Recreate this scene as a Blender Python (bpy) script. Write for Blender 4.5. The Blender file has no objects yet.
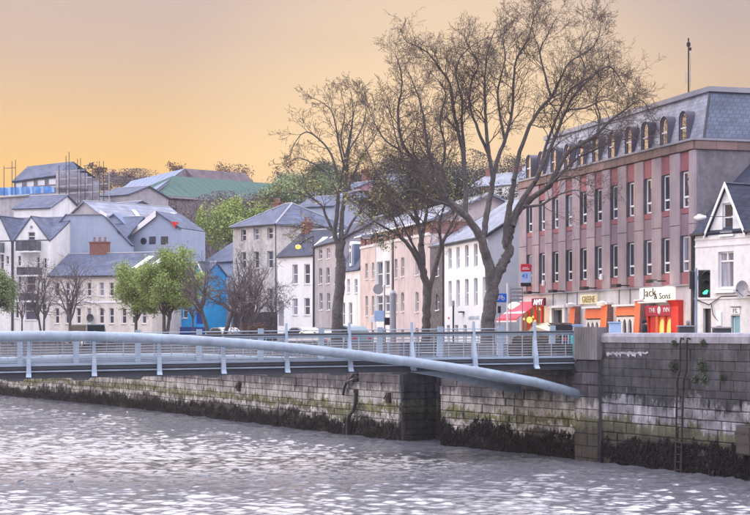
import bpy, math, random
from mathutils import Vector, noise
random.seed(7)
R = math.radians
SC = bpy.context.scene
COL = SC.collection
# ------------------------------------------------------------------ camera
F, CX, HY, EYE, GR = 1650.0, 375.0, 333.0, 5.5, 4.4      # focal length in photo pixels, horizon row, eye height, quay level
cam = bpy.data.objects.new('camera', bpy.data.cameras.new('camera')); COL.objects.link(cam); SC.camera = cam
cam.location = (0, 0, EYE); cam.rotation_euler = (R(90), 0, 0)
cam.data.sensor_width = 36; cam.data.lens = 36 * F / 750
cam.data.shift_y = (HY - 257.5) / 750
cam.data.clip_start = 1; cam.data.clip_end = 4000
# ------------------------------------------------------------------ sky: dusk, sunset glow low ahead and left, lavender above and behind
SUN_AZ = R(-12)                                            # left of the view axis (+Y)
w = bpy.data.worlds.new('World'); SC.world = w; w.use_nodes = True
N, K = w.node_tree.nodes, w.node_tree.links
N.clear()
def nd(t, **kw):
    n = N.new(t)
    for k, v in kw.items(): setattr(n, k, v)
    return n
def ramp(node, stops, interp='EASE'):
    cr = node.color_ramp; cr.interpolation = interp
    while len(cr.elements) > 1: cr.elements.remove(cr.elements[-1])
    cr.elements[0].position = stops[0][0]; cr.elements[0].color = (*stops[0][1], 1)
    for p, c in stops[1:]:
        e = cr.elements.new(p); e.color = (*c, 1)
def s2l(r, g, b, k=1.0):
    f = lambda v: (v / 255 / 12.92) if v / 255 <= .04045 else ((v / 255 + .055) / 1.055) ** 2.4
    return (f(r) * k, f(g) * k, f(b) * k)
tc = nd('ShaderNodeTexCoord'); sp = nd('ShaderNodeSeparateXYZ'); K.new(tc.outputs['Generated'], sp.inputs[0])
west = nd('ShaderNodeValToRGB'); east = nd('ShaderNodeValToRGB')
ramp(west, [(0, s2l(248, 196, 108)), (.10, s2l(243, 198, 124)), (.122, s2l(237, 197, 140)), (.146, s2l(228, 196, 158)), (.172, s2l(218, 192, 172)), (.205, s2l(207, 187, 180)), (.33, s2l(214, 204, 206)),
            (.6, s2l(224, 222, 234)), (1, s2l(222, 225, 240))], 'LINEAR')
ramp(east, [(0, s2l(178, 166, 186)), (.10, s2l(204, 173, 152)), (.146, s2l(198, 171, 156)), (.2, s2l(180, 167, 168)), (.33, s2l(194, 188, 198)), (.6, s2l(222, 222, 236)), (1, s2l(222, 225, 240))], 'LINEAR')
zc = nd('ShaderNodeMath', operation='MAXIMUM'); zc.inputs[1].default_value = 0; K.new(sp.outputs['Z'], zc.inputs[0])
K.new(zc.outputs[0], west.inputs[0]); K.new(zc.outputs[0], east.inputs[0])
xy = nd('ShaderNodeCombineXYZ'); K.new(sp.outputs['X'], xy.inputs[0]); K.new(sp.outputs['Y'], xy.inputs[1])
nm = nd('ShaderNodeVectorMath', operation='NORMALIZE'); K.new(xy.outputs[0], nm.inputs[0])
dt = nd('ShaderNodeVectorMath', operation='DOT_PRODUCT'); K.new(nm.outputs[0], dt.inputs[0]); dt.inputs[1].default_value = (math.sin(SUN_AZ), math.cos(SUN_AZ), 0)
mr = nd('ShaderNodeMapRange'); mr.inputs['From Min'].default_value = -1; mr.inputs['From Max'].default_value = 1
K.new(dt.outputs['Value'], mr.inputs['Value'])
az = nd('ShaderNodeValToRGB'); ramp(az, [(0, (0, 0, 0)), (.55, (.05,) * 3), (.85, (.25,) * 3), (.955, (.55,) * 3), (.985, (.92,) * 3), (1, (1, 1, 1))], 'LINEAR')
K.new(mr.outputs[0], az.inputs[0])
mx0 = nd('ShaderNodeMixRGB'); K.new(az.outputs[0], mx0.inputs[0]); K.new(east.outputs[0], mx0.inputs[1]); K.new(west.outputs[0], mx0.inputs[2])
# pale glow where the sun went down, behind the big trees
GD = Vector((math.sin(R(2.5)) , math.cos(R(2.5)), .085)).normalized()
gd = nd('ShaderNodeVectorMath', operation='DOT_PRODUCT'); K.new(tc.outputs['Generated'], gd.inputs[0]); gd.inputs[1].default_value = GD
gr_ = nd('ShaderNodeMapRange'); gr_.interpolation_type = 'SMOOTHSTEP'; gr_.inputs['From Min'].default_value = math.cos(R(11)); gr_.inputs['From Max'].default_value = 1; gr_.inputs['To Max'].default_value = .7; K.new(gd.outputs['Value'], gr_.inputs['Value'])
gl_ = nd('ShaderNodeMixRGB'); K.new(gr_.outputs[0], gl_.inputs[0]); K.new(mx0.outputs[0], gl_.inputs[1]); gl_.inputs[2].default_value = (*s2l(253, 222, 178, 1.04), 1)
# faint uneven veils of high haze
vn = nd('ShaderNodeTexNoise'); vn.inputs['Scale'].default_value = 3.0; vn.inputs['Detail'].default_value = 4; vm = nd('ShaderNodeMapping'); vm.inputs['Scale'].default_value = (1, 1, 9); K.new(tc.outputs['Generated'], vm.inputs[0]); K.new(vm.outputs[0], vn.inputs['Vector'])
vr = nd('ShaderNodeValToRGB'); ramp(vr, [(.3, (.955, .955, .965)), (.7, (1.04, 1.03, 1.02))], 'LINEAR'); K.new(vn.outputs['Fac'], vr.inputs[0])
mx = nd('ShaderNodeMixRGB', blend_type='MULTIPLY'); mx.inputs[0].default_value = 1; K.new(gl_.outputs[0], mx.inputs[1]); K.new(vr.outputs[0], mx.inputs[2])
# extra brightness added to the upper sky, beyond real dusk, to lift facades and water
gain = nd('ShaderNodeValToRGB'); ramp(gain, [(0, (.243,) * 3), (.215, (.243,) * 3), (.42, (.92,) * 3), (1, (1.15,) * 3)], 'LINEAR'); K.new(zc.outputs[0], gain.inputs[0])
g2 = nd('ShaderNodeMixRGB', blend_type='MULTIPLY'); g2.inputs[0].default_value = 1; K.new(mx.outputs[0], g2.inputs[1]); K.new(gain.outputs[0], g2.inputs[2])
sky = nd('ShaderNodeTexSky'); sky.sky_type = 'NISHITA'; sky.sun_disc = False
sky.sun_elevation = R(2.0); sky.sun_rotation = SUN_AZ; sky.air_density = 1.2; sky.dust_density = 2.0
b1 = nd('ShaderNodeBackground'); b1.inputs[1].default_value = 3.6; K.new(g2.outputs[0], b1.inputs[0])
b2 = nd('ShaderNodeBackground'); b2.inputs[1].default_value = .003; K.new(sky.outputs[0], b2.inputs[0])
ad = nd('ShaderNodeAddShader'); K.new(b1.outputs[0], ad.inputs[0]); K.new(b2.outputs[0], ad.inputs[1])
out = nd('ShaderNodeOutputWorld'); K.new(ad.outputs[0], out.inputs[0])
# ------------------------------------------------------------------ sun: last warm light from low left
sl = bpy.data.lights.new('sun', 'SUN'); sl.energy = 1.5; sl.angle = R(10); sl.color = (1, .76, .54)
so = bpy.data.objects.new('sun', sl); COL.objects.link(so)
sd = Vector((math.sin(R(-68)) * math.cos(R(9)), math.cos(R(-68)) * math.cos(R(9)), math.sin(R(9))))
so.rotation_euler = sd.to_track_quat('Z', 'Y').to_euler()
SC.view_settings.view_transform = 'Standard'; SC.view_settings.look = 'None'
SC.view_settings.exposure = 0.15; SC.view_settings.gamma = 1
SC.cycles.max_bounces = 5; SC.cycles.diffuse_bounces = 3; SC.cycles.glossy_bounces = 3; SC.cycles.transparent_max_bounces = 6
SC.cycles.use_denoising = True; SC.cycles.volume_bounces = 0; SC.cycles.volume_step_rate = 10

# ------------------------------------------------------------------ helpers
def W(px, py, Y):                      # the place that lies Y metres ahead under a point of the photograph
    return Vector(((px - CX) / F * Y, Y, EYE - (py - HY) / F * Y))
class MB:
    def __init__(s): s.v, s.f, s.m = [], [], []
    def add(s, vs, fs, mi=0):
        o = len(s.v); s.v += [tuple(p) for p in vs]; s.f += [tuple(i + o for i in f) for f in fs]; s.m += [mi] * len(fs)
    def quad(s, a, b, c, d, mi=0): s.add([a, b, c, d], [(0, 1, 2, 3)], mi)
    def box(s, x0, x1, y0, y1, z0, z1, mi=0):
        s.add([(x0, y0, z0), (x1, y0, z0), (x1, y1, z0), (x0, y1, z0), (x0, y0, z1), (x1, y0, z1), (x1, y1, z1), (x0, y1, z1)],
              [(0, 3, 2, 1), (4, 5, 6, 7), (0, 1, 5, 4), (1, 2, 6, 5), (2, 3, 7, 6), (3, 0, 4, 7)], mi)
    def bbox(s, x0, x1, y0, y1, z0, z1, b=.03, mi=0):            # box with a chamfered front (low y) face
        s.add([(x0, y0 + b, z0), (x1, y0 + b, z0), (x1, y1, z0), (x0, y1, z0), (x0, y0 + b, z1), (x1, y0 + b, z1), (x1, y1, z1), (x0, y1, z1),
               (x0 + b, y0, z0 + b), (x1 - b, y0, z0 + b), (x1 - b, y0, z1 - b), (x0 + b, y0, z1 - b)],
              [(0, 3, 2, 1), (4, 5, 6, 7), (1, 2, 6, 5), (2, 3, 7, 6), (3, 0, 4, 7), (8, 9, 10, 11), (0, 1, 9, 8), (1, 5, 10, 9), (5, 4, 11, 10), (4, 0, 8, 11)], mi)
    def extr(s, poly, y0, y1, mi=0):                             # polygon in x,z pushed along y
        n = len(poly); vs = [(p[0], y0, p[1]) for p in poly] + [(p[0], y1, p[1]) for p in poly]
        s.add(vs, [tuple(range(n)), tuple(range(2 * n - 1, n - 1, -1))] + [(i, i + n, (i + 1) % n + n, (i + 1) % n) for i in range(n)], mi)
    def extx(s, poly, x0, x1, mi=0):                             # polygon in y,z pushed along x
        n = len(poly); vs = [(x0, p[0], p[1]) for p in poly] + [(x1, p[0], p[1]) for p in poly]
        s.add(vs, [tuple(range(n)), tuple(range(2 * n - 1, n - 1, -1))] + [(i, i + n, (i + 1) % n + n, (i + 1) % n) for i in range(n)], mi)
    def extz(s, poly, z0, z1, mi=0):
        n = len(poly); vs = [(p[0], p[1], z0) for p in poly] + [(p[0], p[1], z1) for p in poly]
        s.add(vs, [tuple(range(n - 1, -1, -1)), tuple(range(n, 2 * n))] + [(i, (i + 1) % n, (i + 1) % n + n, i + n) for i in range(n)], mi)
    def slab(s, a, b, c, d, t, mi=0):                            # sloping sheet abcd with thickness t downwards
        p = [Vector(q) for q in (a, b, c, d)]; n = (p[1] - p[0]).cross(p[3] - p[0]).normalized()
        if n.z < 0: n = -n
        s.add(p + [q - n * t for q in p], [(0, 1, 2, 3), (7, 6, 5, 4), (0, 4, 5, 1), (1, 5, 6, 2), (2, 6, 7, 3), (3, 7, 4, 0)], mi)
    def tube(s, pts, rad, n=6, mi=0, cap=True):
        pts = [Vector(p) for p in pts]
        if not isinstance(rad, (list, tuple)): rad = [rad] * len(pts)
        o = len(s.v); k = len(pts)
        for i, p in enumerate(pts):
            d = (pts[min(i + 1, k - 1)] - pts[max(i - 1, 0)])
            if d.length < 1e-9: d = Vector((0, 0, 1))
            d.normalize()
            ref = Vector((0, 1, 0)) if abs(d.y) < .8 else Vector((1, 0, 0))
            u = d.cross(ref).normalized(); v = d.cross(u)
            for j in range(n):
                a = 2 * math.pi * j / n; q = p + u * (math.cos(a) * rad[i]) + v * (math.sin(a) * rad[i])
                s.v.append((q.x, q.y, q.z))
        for i in range(k - 1):
            for j in range(n):
                s.f.append((o + i * n + j, o + i * n + (j + 1) % n, o + (i + 1) * n + (j + 1) % n, o + (i + 1) * n + j)); s.m.append(mi)
        if cap and n > 3:
            s.f.append(tuple(o + j for j in range(n - 1, -1, -1))); s.m.append(mi)
            s.f.append(tuple(o + (k - 1) * n + j for j in range(n))); s.m.append(mi)
    def lathe(s, prof, n=16, axis='z', c=(0, 0, 0), mi=0):       # profile of (radius, height)
        o = len(s.v)
        for r, h in prof:
            for j in range(n):
                a = 2 * math.pi * j / n; x, y = r * math.cos(a), r * math.sin(a)
                p = (x, y, h) if axis == 'z' else ((x, h, y) if axis == 'y' else (h, x, y))
                s.v.append((p[0] + c[0], p[1] + c[1], p[2] + c[2]))
        for i in range(len(prof) - 1):
            for j in range(n):
                s.f.append((o + i * n + j, o + i * n + (j + 1) % n, o + (i + 1) * n + (j + 1) % n, o + (i + 1) * n + j)); s.m.append(mi)
    def mesh(s, name, mats, smooth=False):
        me = bpy.data.meshes.new(name); me.from_pydata(s.v, [], s.f)
        mats = mats if isinstance(mats, (list, tuple)) else [mats]
        for m in mats: me.materials.append(m)
        if len(mats) > 1: me.polygons.foreach_set('material_index', s.m)
        if smooth: me.polygons.foreach_set('use_smooth', [True] * len(s.f))
        me.update(); return me
    def build(s, name, mats, parent=None, smooth=False, loc=None):
        return link(name, s.mesh(name, mats, smooth), parent, loc)
def link(name, me, parent=None, loc=None):
    o = bpy.data.objects.new(name, me); COL.objects.link(o)
    if parent: o.parent = parent
    if loc is not None: o.location = loc
    return o
def tag(o, label=None, cat=None, group=None, kind=None):
    if label: o['label'] = label
    if cat: o['category'] = cat
    if group: o['group'] = group
    if kind: o['kind'] = kind
    return o
def thing(name, label, cat, loc=(0, 0, 0), rz=0, group=None):
    o = bpy.data.objects.new(name, None); COL.objects.link(o); o.location = loc; o.rotation_euler = (0, 0, rz)
    return tag(o, label, cat, group)
def copy_tree(o, parent=None):
    c = o.copy(); COL.objects.link(c)
    if parent: c.parent = parent
    for ch in list(o.children): copy_tree(ch, c)
    return c
# ------------------------------------------------------------------ materials
def newmat(name):
    m = bpy.data.materials.new(name); m.use_nodes = True; nt = m.node_tree; nt.nodes.clear()
    o = nt.nodes.new('ShaderNodeOutputMaterial'); p = nt.nodes.new('ShaderNodeBsdfPrincipled'); nt.links.new(p.outputs[0], o.inputs[0])
    return m, nt, p
def MX(nt, fac, a, b, mode='MIX'):
    n = nt.nodes.new('ShaderNodeMixRGB'); n.blend_type = mode
    for i, v in ((0, fac), (1, a), (2, b)):
        if hasattr(v, 'links'): nt.links.new(v, n.inputs[i])
        elif i == 0: n.inputs[0].default_value = v
        else: n.inputs[i].default_value = (*v, 1)
    return n.outputs[0]
def NZ(nt, scale, vec=None, sc=(1, 1, 1), detail=4, rough=.55):
    n = nt.nodes.new('ShaderNodeTexNoise'); n.inputs['Scale'].default_value = scale; n.inputs['Detail'].default_value = detail; n.inputs['Roughness'].default_value = rough
    if vec is None:
        g = nt.nodes.new('ShaderNodeNewGeometry'); vec = g.outputs['Position']
    mp = nt.nodes.new('ShaderNodeMapping'); mp.inputs['Scale'].default_value = sc; nt.links.new(vec, mp.inputs[0]); nt.links.new(mp.outputs[0], n.inputs['Vector'])
    return n.outputs['Fac']
def RP(nt, fac, stops, interp='LINEAR'):
    n = nt.nodes.new('ShaderNodeValToRGB'); nt.links.new(fac, n.inputs[0]); ramp(n, stops, interp); return n.outputs[0]
def g3(v): return (v, v, v)
def pmat(name, col, rough=.85, var=.18, scale=1.5, streak=.0, bump=.15, bscale=14, metallic=0.0, spec=.3, rnd=0.0, dirt=0.0):
    m, nt, p = newmat(name)
    c = MX(nt, RP(nt, NZ(nt, scale), [(.3, g3(0)), (.7, g3(1))]), tuple(x * (1 - var) for x in col), tuple(min(1, x * (1 + var)) for x in col))
    if streak:
        s = RP(nt, NZ(nt, 1.0, sc=(1.3, 1.3, .22), detail=6, rough=.6), [(.42, g3(1)), (.68, g3(1 - streak))]); c = MX(nt, 1, c, s, 'MULTIPLY')
    if dirt:
        s = RP(nt, NZ(nt, 5, detail=6), [(.5, g3(1)), (.68, g3(1 - dirt))]); c = MX(nt, 1, c, s, 'MULTIPLY')
    if rnd:
        oi = nt.nodes.new('ShaderNodeObjectInfo'); s = RP(nt, oi.outputs['Random'], [(0, g3(1 - rnd)), (1, g3(1 + rnd))]); c = MX(nt, 1, c, s, 'MULTIPLY')
    nt.links.new(c, p.inputs['Base Color'])
    p.inputs['Roughness'].default_value = rough; p.inputs['Metallic'].default_value = metallic; p.inputs['Specular IOR Level'].default_value = spec
    if bump:
        b = nt.nodes.new('ShaderNodeBump'); b.inputs['Strength'].default_value = bump; b.inputs['Distance'].default_value = .03
        nt.links.new(NZ(nt, bscale, detail=5), b.inputs['Height']); nt.links.new(b.outputs[0], p.inputs['Normal'])
    return m
def slatemat(name, col, cw=.32, ch=.2, rough=.55, spec=.5, moss=0.0):
    """slates: courses and joints read from height and horizontal position, every slate its own tone"""
    m, nt, p = newmat(name)
    g = nt.nodes.new('ShaderNodeNewGeometry'); s = nt.nodes.new('ShaderNodeSeparateXYZ'); nt.links.new(g.outputs['Position'], s.inputs[0])
    a = nt.nodes.new('ShaderNodeMath'); a.operation = 'MULTIPLY'; a.inputs[1].default_value = .72; nt.links.new(s.outputs['X'], a.inputs[0])
    b = nt.nodes.new('ShaderNodeMath'); b.operation = 'SUBTRACT'; nt.links.new(a.outputs[0], b.inputs[0])
    a2 = nt.nodes.new('ShaderNodeMath'); a2.operation = 'MULTIPLY'; a2.inputs[1].default_value = .72; nt.links.new(s.outputs['Y'], a2.inputs[0]); nt.links.new(a2.outputs[0], b.inputs[1])
    cb = nt.nodes.new('ShaderNodeCombineXYZ'); nt.links.new(b.outputs[0], cb.inputs[0]); nt.links.new(s.outputs['Z'], cb.inputs[1])
    bk = nt.nodes.new('ShaderNodeTexBrick'); bk.inputs['Scale'].default_value = 1; bk.inputs['Brick Width'].default_value = cw; bk.inputs['Row Height'].default_value = ch
    bk.inputs['Mortar Size'].default_value = .012; bk.inputs['Color1'].default_value = (*[x * .84 for x in col], 1); bk.inputs['Color2'].default_value = (*[x * 1.14 for x in col], 1)
    bk.inputs['Mortar'].default_value = (*[x * .6 for x in col], 1); nt.links.new(cb.outputs[0], bk.inputs[0])
    c = MX(nt, 1, bk.outputs['Color'], RP(nt, NZ(nt, .7, detail=6), [(.35, g3(.75)), (.65, g3(1.2))]), 'MULTIPLY')
    if moss: c = MX(nt, RP(nt, NZ(nt, 1.1, detail=6), [(.55, g3(0)), (.7, g3(moss))]), c, (.16, .15, .06))
    nt.links.new(c, p.inputs['Base Color']); p.inputs['Roughness'].default_value = rough; p.inputs['Specular IOR Level'].default_value = spec
    bp = nt.nodes.new('ShaderNodeBump'); bp.inputs['Strength'].default_value = .5; bp.inputs['Distance'].default_value = .02
    nt.links.new(bk.outputs['Fac'], bp.inputs['Height']); bp.invert = True; nt.links.new(bp.outputs[0], p.inputs['Normal'])
    return m
def glass(name, col, rough=.04, spec=.9, emit=None, es=1.0, curtain=None):
    m, nt, p = newmat(name)
    c = MX(nt, RP(nt, NZ(nt, 1.3, sc=(1, 1, .35)), [(.35, g3(0)), (.65, g3(1))]), tuple(x * .5 for x in col), tuple(min(1, x * 1.6) for x in col))
    if curtain: c = MX(nt, RP(nt, NZ(nt, 6, sc=(1, 1, .05)), [(.4, g3(.2)), (.6, g3(.9))]), c, curtain)
    nt.links.new(c, p.inputs['Base Color']); p.inputs['Roughness'].default_value = rough; p.inputs['IOR'].default_value = 1.7; p.inputs['Specular IOR Level'].default_value = spec
    b = nt.nodes.new('ShaderNodeBump'); b.inputs['Strength'].default_value = .05; b.inputs['Distance'].default_value = .02
    nt.links.new(NZ(nt, 1.2, detail=1), b.inputs['Height']); nt.links.new(b.outputs[0], p.inputs['Normal'])
    if emit:
        p.inputs['Emission Color'].default_value = (*emit, 1); p.inputs['Emission Strength'].default_value = es
    return m
def lampmat(name, col, st):
    m, nt, p = newmat(name); p.inputs['Base Color'].default_value = (*[min(1, c) for c in col], 1)
    p.inputs['Emission Color'].default_value = (*col, 1); p.inputs['Emission Strength'].default_value = st; p.inputs['Roughness'].default_value = .4
    return m
M = dict(
 white=pmat('white_render', (.80, .78, .78), var=.06, streak=.18, dirt=.12), cream=pmat('cream_render', (.72, .65, .60), var=.08, streak=.2, dirt=.12),
 whiteB=pmat('bright_white_render', (.86, .85, .86), var=.04, streak=.1), oldwhite=pmat('weathered_white_render', (.60, .57, .55), var=.18, streak=.35, scale=2.5, dirt=.35),
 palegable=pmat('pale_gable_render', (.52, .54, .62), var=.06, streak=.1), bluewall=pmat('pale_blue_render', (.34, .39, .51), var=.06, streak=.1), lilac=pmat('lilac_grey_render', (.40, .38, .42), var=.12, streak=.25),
 grey=pmat('grey_roughcast', (.20, .185, .21), var=.22, streak=.2, scale=2.0, bump=.5, bscale=25, dirt=.2), pink=pmat('pink_render', (.66, .54, .51), var=.1, streak=.2),
 palepink=pmat('pale_pink_render', (.62, .52, .52), var=.1, streak=.22), redbrick=pmat('red_brick_panel', (.27, .15, .14), var=.25, scale=5, bump=.3),
 concrete=pmat('pilaster_concrete', (.37, .30, .325), var=.12, scale=1.2, streak=.22, bump=.4, bscale=30), redpanel=pmat('red_tile_panel', (.28, .10, .12), var=.18, scale=3, rough=.6),
 spandrel=pmat('mauve_spandrel', (.22, .15, .20), var=.1, rough=.5), tileband=pmat('brown_tile', (.22, .15, .14), var=.15, rough=.6, rnd=.28),
 fascia=pmat('fascia_panel_grey', (.56, .55, .58), var=.08, streak=.2), lead=pmat('lead_sheet', (.28, .28, .32), rough=.5, var=.12, bump=.05),
 dorm=pmat('dormer_cheek_lead', (.10, .09, .12), rough=.6), trim=pmat('white_paint', (.80, .80, .82), var=.03, bump=.03, rough=.4),
 gutter=pmat('black_gutter', (.03, .03, .04), var=.1, bump=0, rough=.5), stonewall=pmat('dark_rubble', (.13, .115, .12), var=.4, scale=4, bump=.8, bscale=8),
 darkboard=pmat('dark_timber', (.045, .04, .05), var=.25, streak=.2), brick=pmat('chimney_brick', (.22, .10, .08), var=.3, scale=6, bump=.4),
 slate=slatemat('slate_dark', (.05, .055, .085), rough=.75, spec=.25), slateB=slatemat('slate_blue', (.095, .11, .17), rough=.75, spec=.25), slateP=slatemat('slate_pale', (.22, .235, .30), rough=.7, spec=.3, moss=.35),
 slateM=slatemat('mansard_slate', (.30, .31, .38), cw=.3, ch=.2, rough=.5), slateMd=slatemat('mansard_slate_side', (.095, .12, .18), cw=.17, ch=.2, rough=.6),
 zinc=pmat('blue_metal_roof', (.15, .19, .29), rough=.7, var=.07, streak=.1, bump=.05), purplewall=pmat('far_clad_wall', (.17, .13, .15), streak=.35, var=.15),
 green=pmat('green_copper_roof', (.055, .105, .092), rough=.8, spec=.15, var=.12, bump=.05), bluenet=pmat('blue_sheeting', (.12, .30, .66), rough=.5, var=.25, scale=1.2),
 greynet=pmat('scaffold_mesh', (.38, .36, .42), var=.2, streak=.3), scaff=pmat('scaffold_steel', (.42, .42, .47), rough=.45, metallic=.4, bump=0), 
 blueshop=pmat('bright_blue_paint', (.02, .33, .72), var=.1, streak=.1, rough=.5), deepblue=pmat('deep_blue_paint', (.02, .05, .25), var=.1, rough=.4),
 orange=pmat('orange_paint', (.80, .17, .06), var=.12, rough=.45, bump=.05), redpaint=pmat('red_paint', (.62, .04, .03), var=.12, rough=.4, bump=.05),
 crimson=pmat('crimson_fascia', (.45, .02, .06), var=.08, rough=.4, bump=.03), awning=pmat('awning_canvas', (.72, .09, .13), var=.06, rough=.8, bump=.1),
 awnw=pmat('awning_white', (.85, .80, .82), var=.03, rough=.8), teal=pmat('teal_door', (.20, .42, .48), var=.08, rough=.5, bump=.03),
 dish=pmat('dish_grey', (.30, .30, .33), rough=.4, bump=0), black=pmat('black_metal', (.018, .018, .022), rough=.4, bump=0, var=.1), blackp=pmat('black_plastic', (.02, .02, .025), rough=.5, bump=0),
 galv=pmat('galvanised_pole', (.34, .36, .42), rough=.4, metallic=.5, bump=0, var=.08), signblue=pmat('sign_blue', (.01, .14, .62), rough=.35, bump=0, var=.03),
 signwhite=pmat('sign_white', (.82, .82, .84), rough=.35, bump=0, var=.02), signred=pmat('sign_red', (.55, .03, .06), rough=.4, bump=0, var=.04), maroon=pmat('sign_maroon', (.16, .01, .04), rough=.4, bump=0),
 gold=pmat('gilt_letter', (.30, .22, .05), rough=.4, metallic=.3, bump=0), palecream=pmat('sign_cream', (.75, .72, .50), rough=.5, bump=0, var=.04),
 bridge=pmat('bridge_paint', (.26, .32, .39), rough=.42, var=.12, scale=1.6, bump=.06, spec=.4, streak=.22, dirt=.15), bridgew=pmat('bridge_rail_paint', (.30, .37, .46), rough=.4, var=.05, bump=.03),
 darksteel=pmat('dark_steel', (.045, .05, .065), rough=.45, var=.15, bump=.05), wire=pmat('steel_wire', (.42, .45, .50), rough=.35, metallic=.6, bump=0, var=.03),
 teals=pmat('teal_steel', (.02, .35, .40), rough=.4, bump=0), rust=pmat('rusty_iron', (.035, .022, .022), rough=.8, var=.5, scale=9, bump=.5),
 cap=pmat('coping_stone', (.25, .245, .285), var=.18, scale=2, streak=.35, bump=.5, bscale=10, rnd=.1), slabm=pmat('brown_board_slab', (.17, .155, .165), var=.15, streak=.45, bump=.3),
 lime=pmat('lime_deposit', (.36, .36, .41), var=.2, scale=8), weed=pmat('seaweed', (.010, .008, .010), var=.6, scale=12, rough=.85, spec=.08, bump=0),
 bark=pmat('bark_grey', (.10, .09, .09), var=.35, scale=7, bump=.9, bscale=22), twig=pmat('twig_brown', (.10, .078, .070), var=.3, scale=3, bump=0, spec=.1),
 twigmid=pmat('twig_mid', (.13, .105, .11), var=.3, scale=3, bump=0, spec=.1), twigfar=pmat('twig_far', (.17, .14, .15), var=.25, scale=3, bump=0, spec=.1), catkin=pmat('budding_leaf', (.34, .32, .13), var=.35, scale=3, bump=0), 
 leafg=pmat('spring_leaf', (.26, .32, .10), var=.35, scale=1.2, bump=0), leafd=pmat('dark_leaf', (.06, .075, .045), var=.4, scale=1, bump=0), leafm=pmat('bush_leaf', (.20, .25, .12), var=.35, scale=.8, bump=0),
 conifer=pmat('conifer_needles', (.05, .055, .055), var=.4, scale=1.5, bump=0), heath=pmat('brown_shrub', (.16, .09, .06), var=.4, scale=3, bump=0),
 deckm=pmat('deck_surface', (.11, .11, .12), var=.15, scale=5, bump=.3), asphalt=pmat('asphalt', (.05, .05, .052), var=.15, scale=5, bump=.4), paving=pmat('paving', (.26, .25, .25), var=.15, scale=3), hill=pmat('hill_grass', (.085, .085, .075), var=.35, scale=.12, bump=.3),
 skin=pmat('skin', (.42, .25, .19), bump=0, var=.05, rough=.6), coat=pmat('dark_coat', (.018, .022, .025), bump=.2, var=.2), coatg=pmat('grey_coat', (.10, .095, .12), bump=.2, var=.2), hairg=pmat('greying_hair', (.30, .26, .28), bump=.3, bscale=60),
 trous=pmat('dark_trousers', (.02, .02, .03), bump=.1), tyre=pmat('tyre', (.02, .02, .02), bump=0), alloy=pmat('alloy', (.5, .5, .52), metallic=.8, rough=.3, bump=0),
 carw=pmat('car_white', (.5, .5, .53), rough=.2, var=.02, bump=0, spec=.6), carl=pmat('car_lilac_grey', (.36, .37, .42), rough=.2, var=.02, bump=0, spec=.6), cart=pmat('car_teal', (.16, .21, .26), rough=.2, var=.02, bump=0, spec=.6),
 carb=pmat('car_black', (.015, .016, .02), rough=.15, var=.02, bump=0, spec=.6), paleblue=pmat('pale_blue_sheet', (.36, .50, .76), rough=.5, var=.12, bump=.05), cabinet=pmat('cabinet_grey', (.06, .065, .075), rough=.5, bump=.05),
 pinkhouse=pmat('pink_purple_house', (.48, .28, .36), var=.1),
)
GL = [glass('window_glass_dark', (.030, .034, .048)), glass('window_glass_blue', (.05, .06, .09)), glass('window_glass_curtain', (.06, .06, .09), curtain=(.42, .42, .5)), glass('window_glass_dim', (.022, .02, .03))]
GLIT = glass('window_glass_lit', (.5, .35, .1), emit=(1, .62, .15), es=.85); GWARM = glass('window_glass_warm', (.4, .3, .2), emit=(1, .72, .42), es=.55)
GREFL = glass('window_glass_reflecting', (.10, .09, .08), rough=.02, spec=1.0); 
for _n in GREFL.node_tree.nodes:
    if _n.type == 'BSDF_PRINCIPLED': _n.inputs['Metallic'].default_value = 1.0; [GREFL.node_tree.links.remove(l) for l in list(_n.inputs['Base Color'].links)]; _n.inputs['Base Color'].default_value = (.92, .9, .88, 1)
GSHOP = glass('shop_glass', (.03, .02, .02), emit=(1, .55, .2), es=.12)
CARG = glass('car_glass', (.02, .025, .03), spec=.2, rough=.15)
LWHITE = lampmat('lit_white', (1, .93, .75), 1.5); LWARM = lampmat('lit_warm', (1, .46, .09), 1.45); LGREEN = lampmat('lit_green', (.06, 1, .35), 2.6); LSIGN = lampmat('lit_sign', (1, .95, .80), .45); LPINK = lampmat('lit_lettering', (1, .85, .95), .9)
# ------------------------------------------------------------------ facades
class Fac:
    """a facade line from A (far or left end) to B (right end) on the ground, seen from the river; x along it, y into the building, z up from the quay level"""
    def __init__(s, pa, Ya, pb, Yb, z0=GR):
        s.A = Vector(((pa - CX) / F * Ya, Ya)); s.B = Vector(((pb - CX) / F * Yb, Yb)); d = s.B - s.A; s.L = d.length; s.d = d / s.L
        s.rz = math.atan2(s.d.y, s.d.x); s.z0 = z0; s.n = Vector((-s.d.y, s.d.x))
    def u(s, px, y=0):                                  # distance along the facade seen in column px (y metres behind it)
        k = (px - CX) / F; A = s.A + s.n * y
        return (k * A.y - A.x) / (s.d.x - k * s.d.y)
    def Y(s, u, y=0): return s.A.y + s.d.y * u + s.n.y * y
    def z(s, py, u, y=0): return EYE - (py - HY) / F * s.Y(u, y) - s.z0
    def root(s, name, label, cat, group=None): return thing(name, label, cat, (s.A.x, s.A.y, s.z0), s.rz, group)
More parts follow.
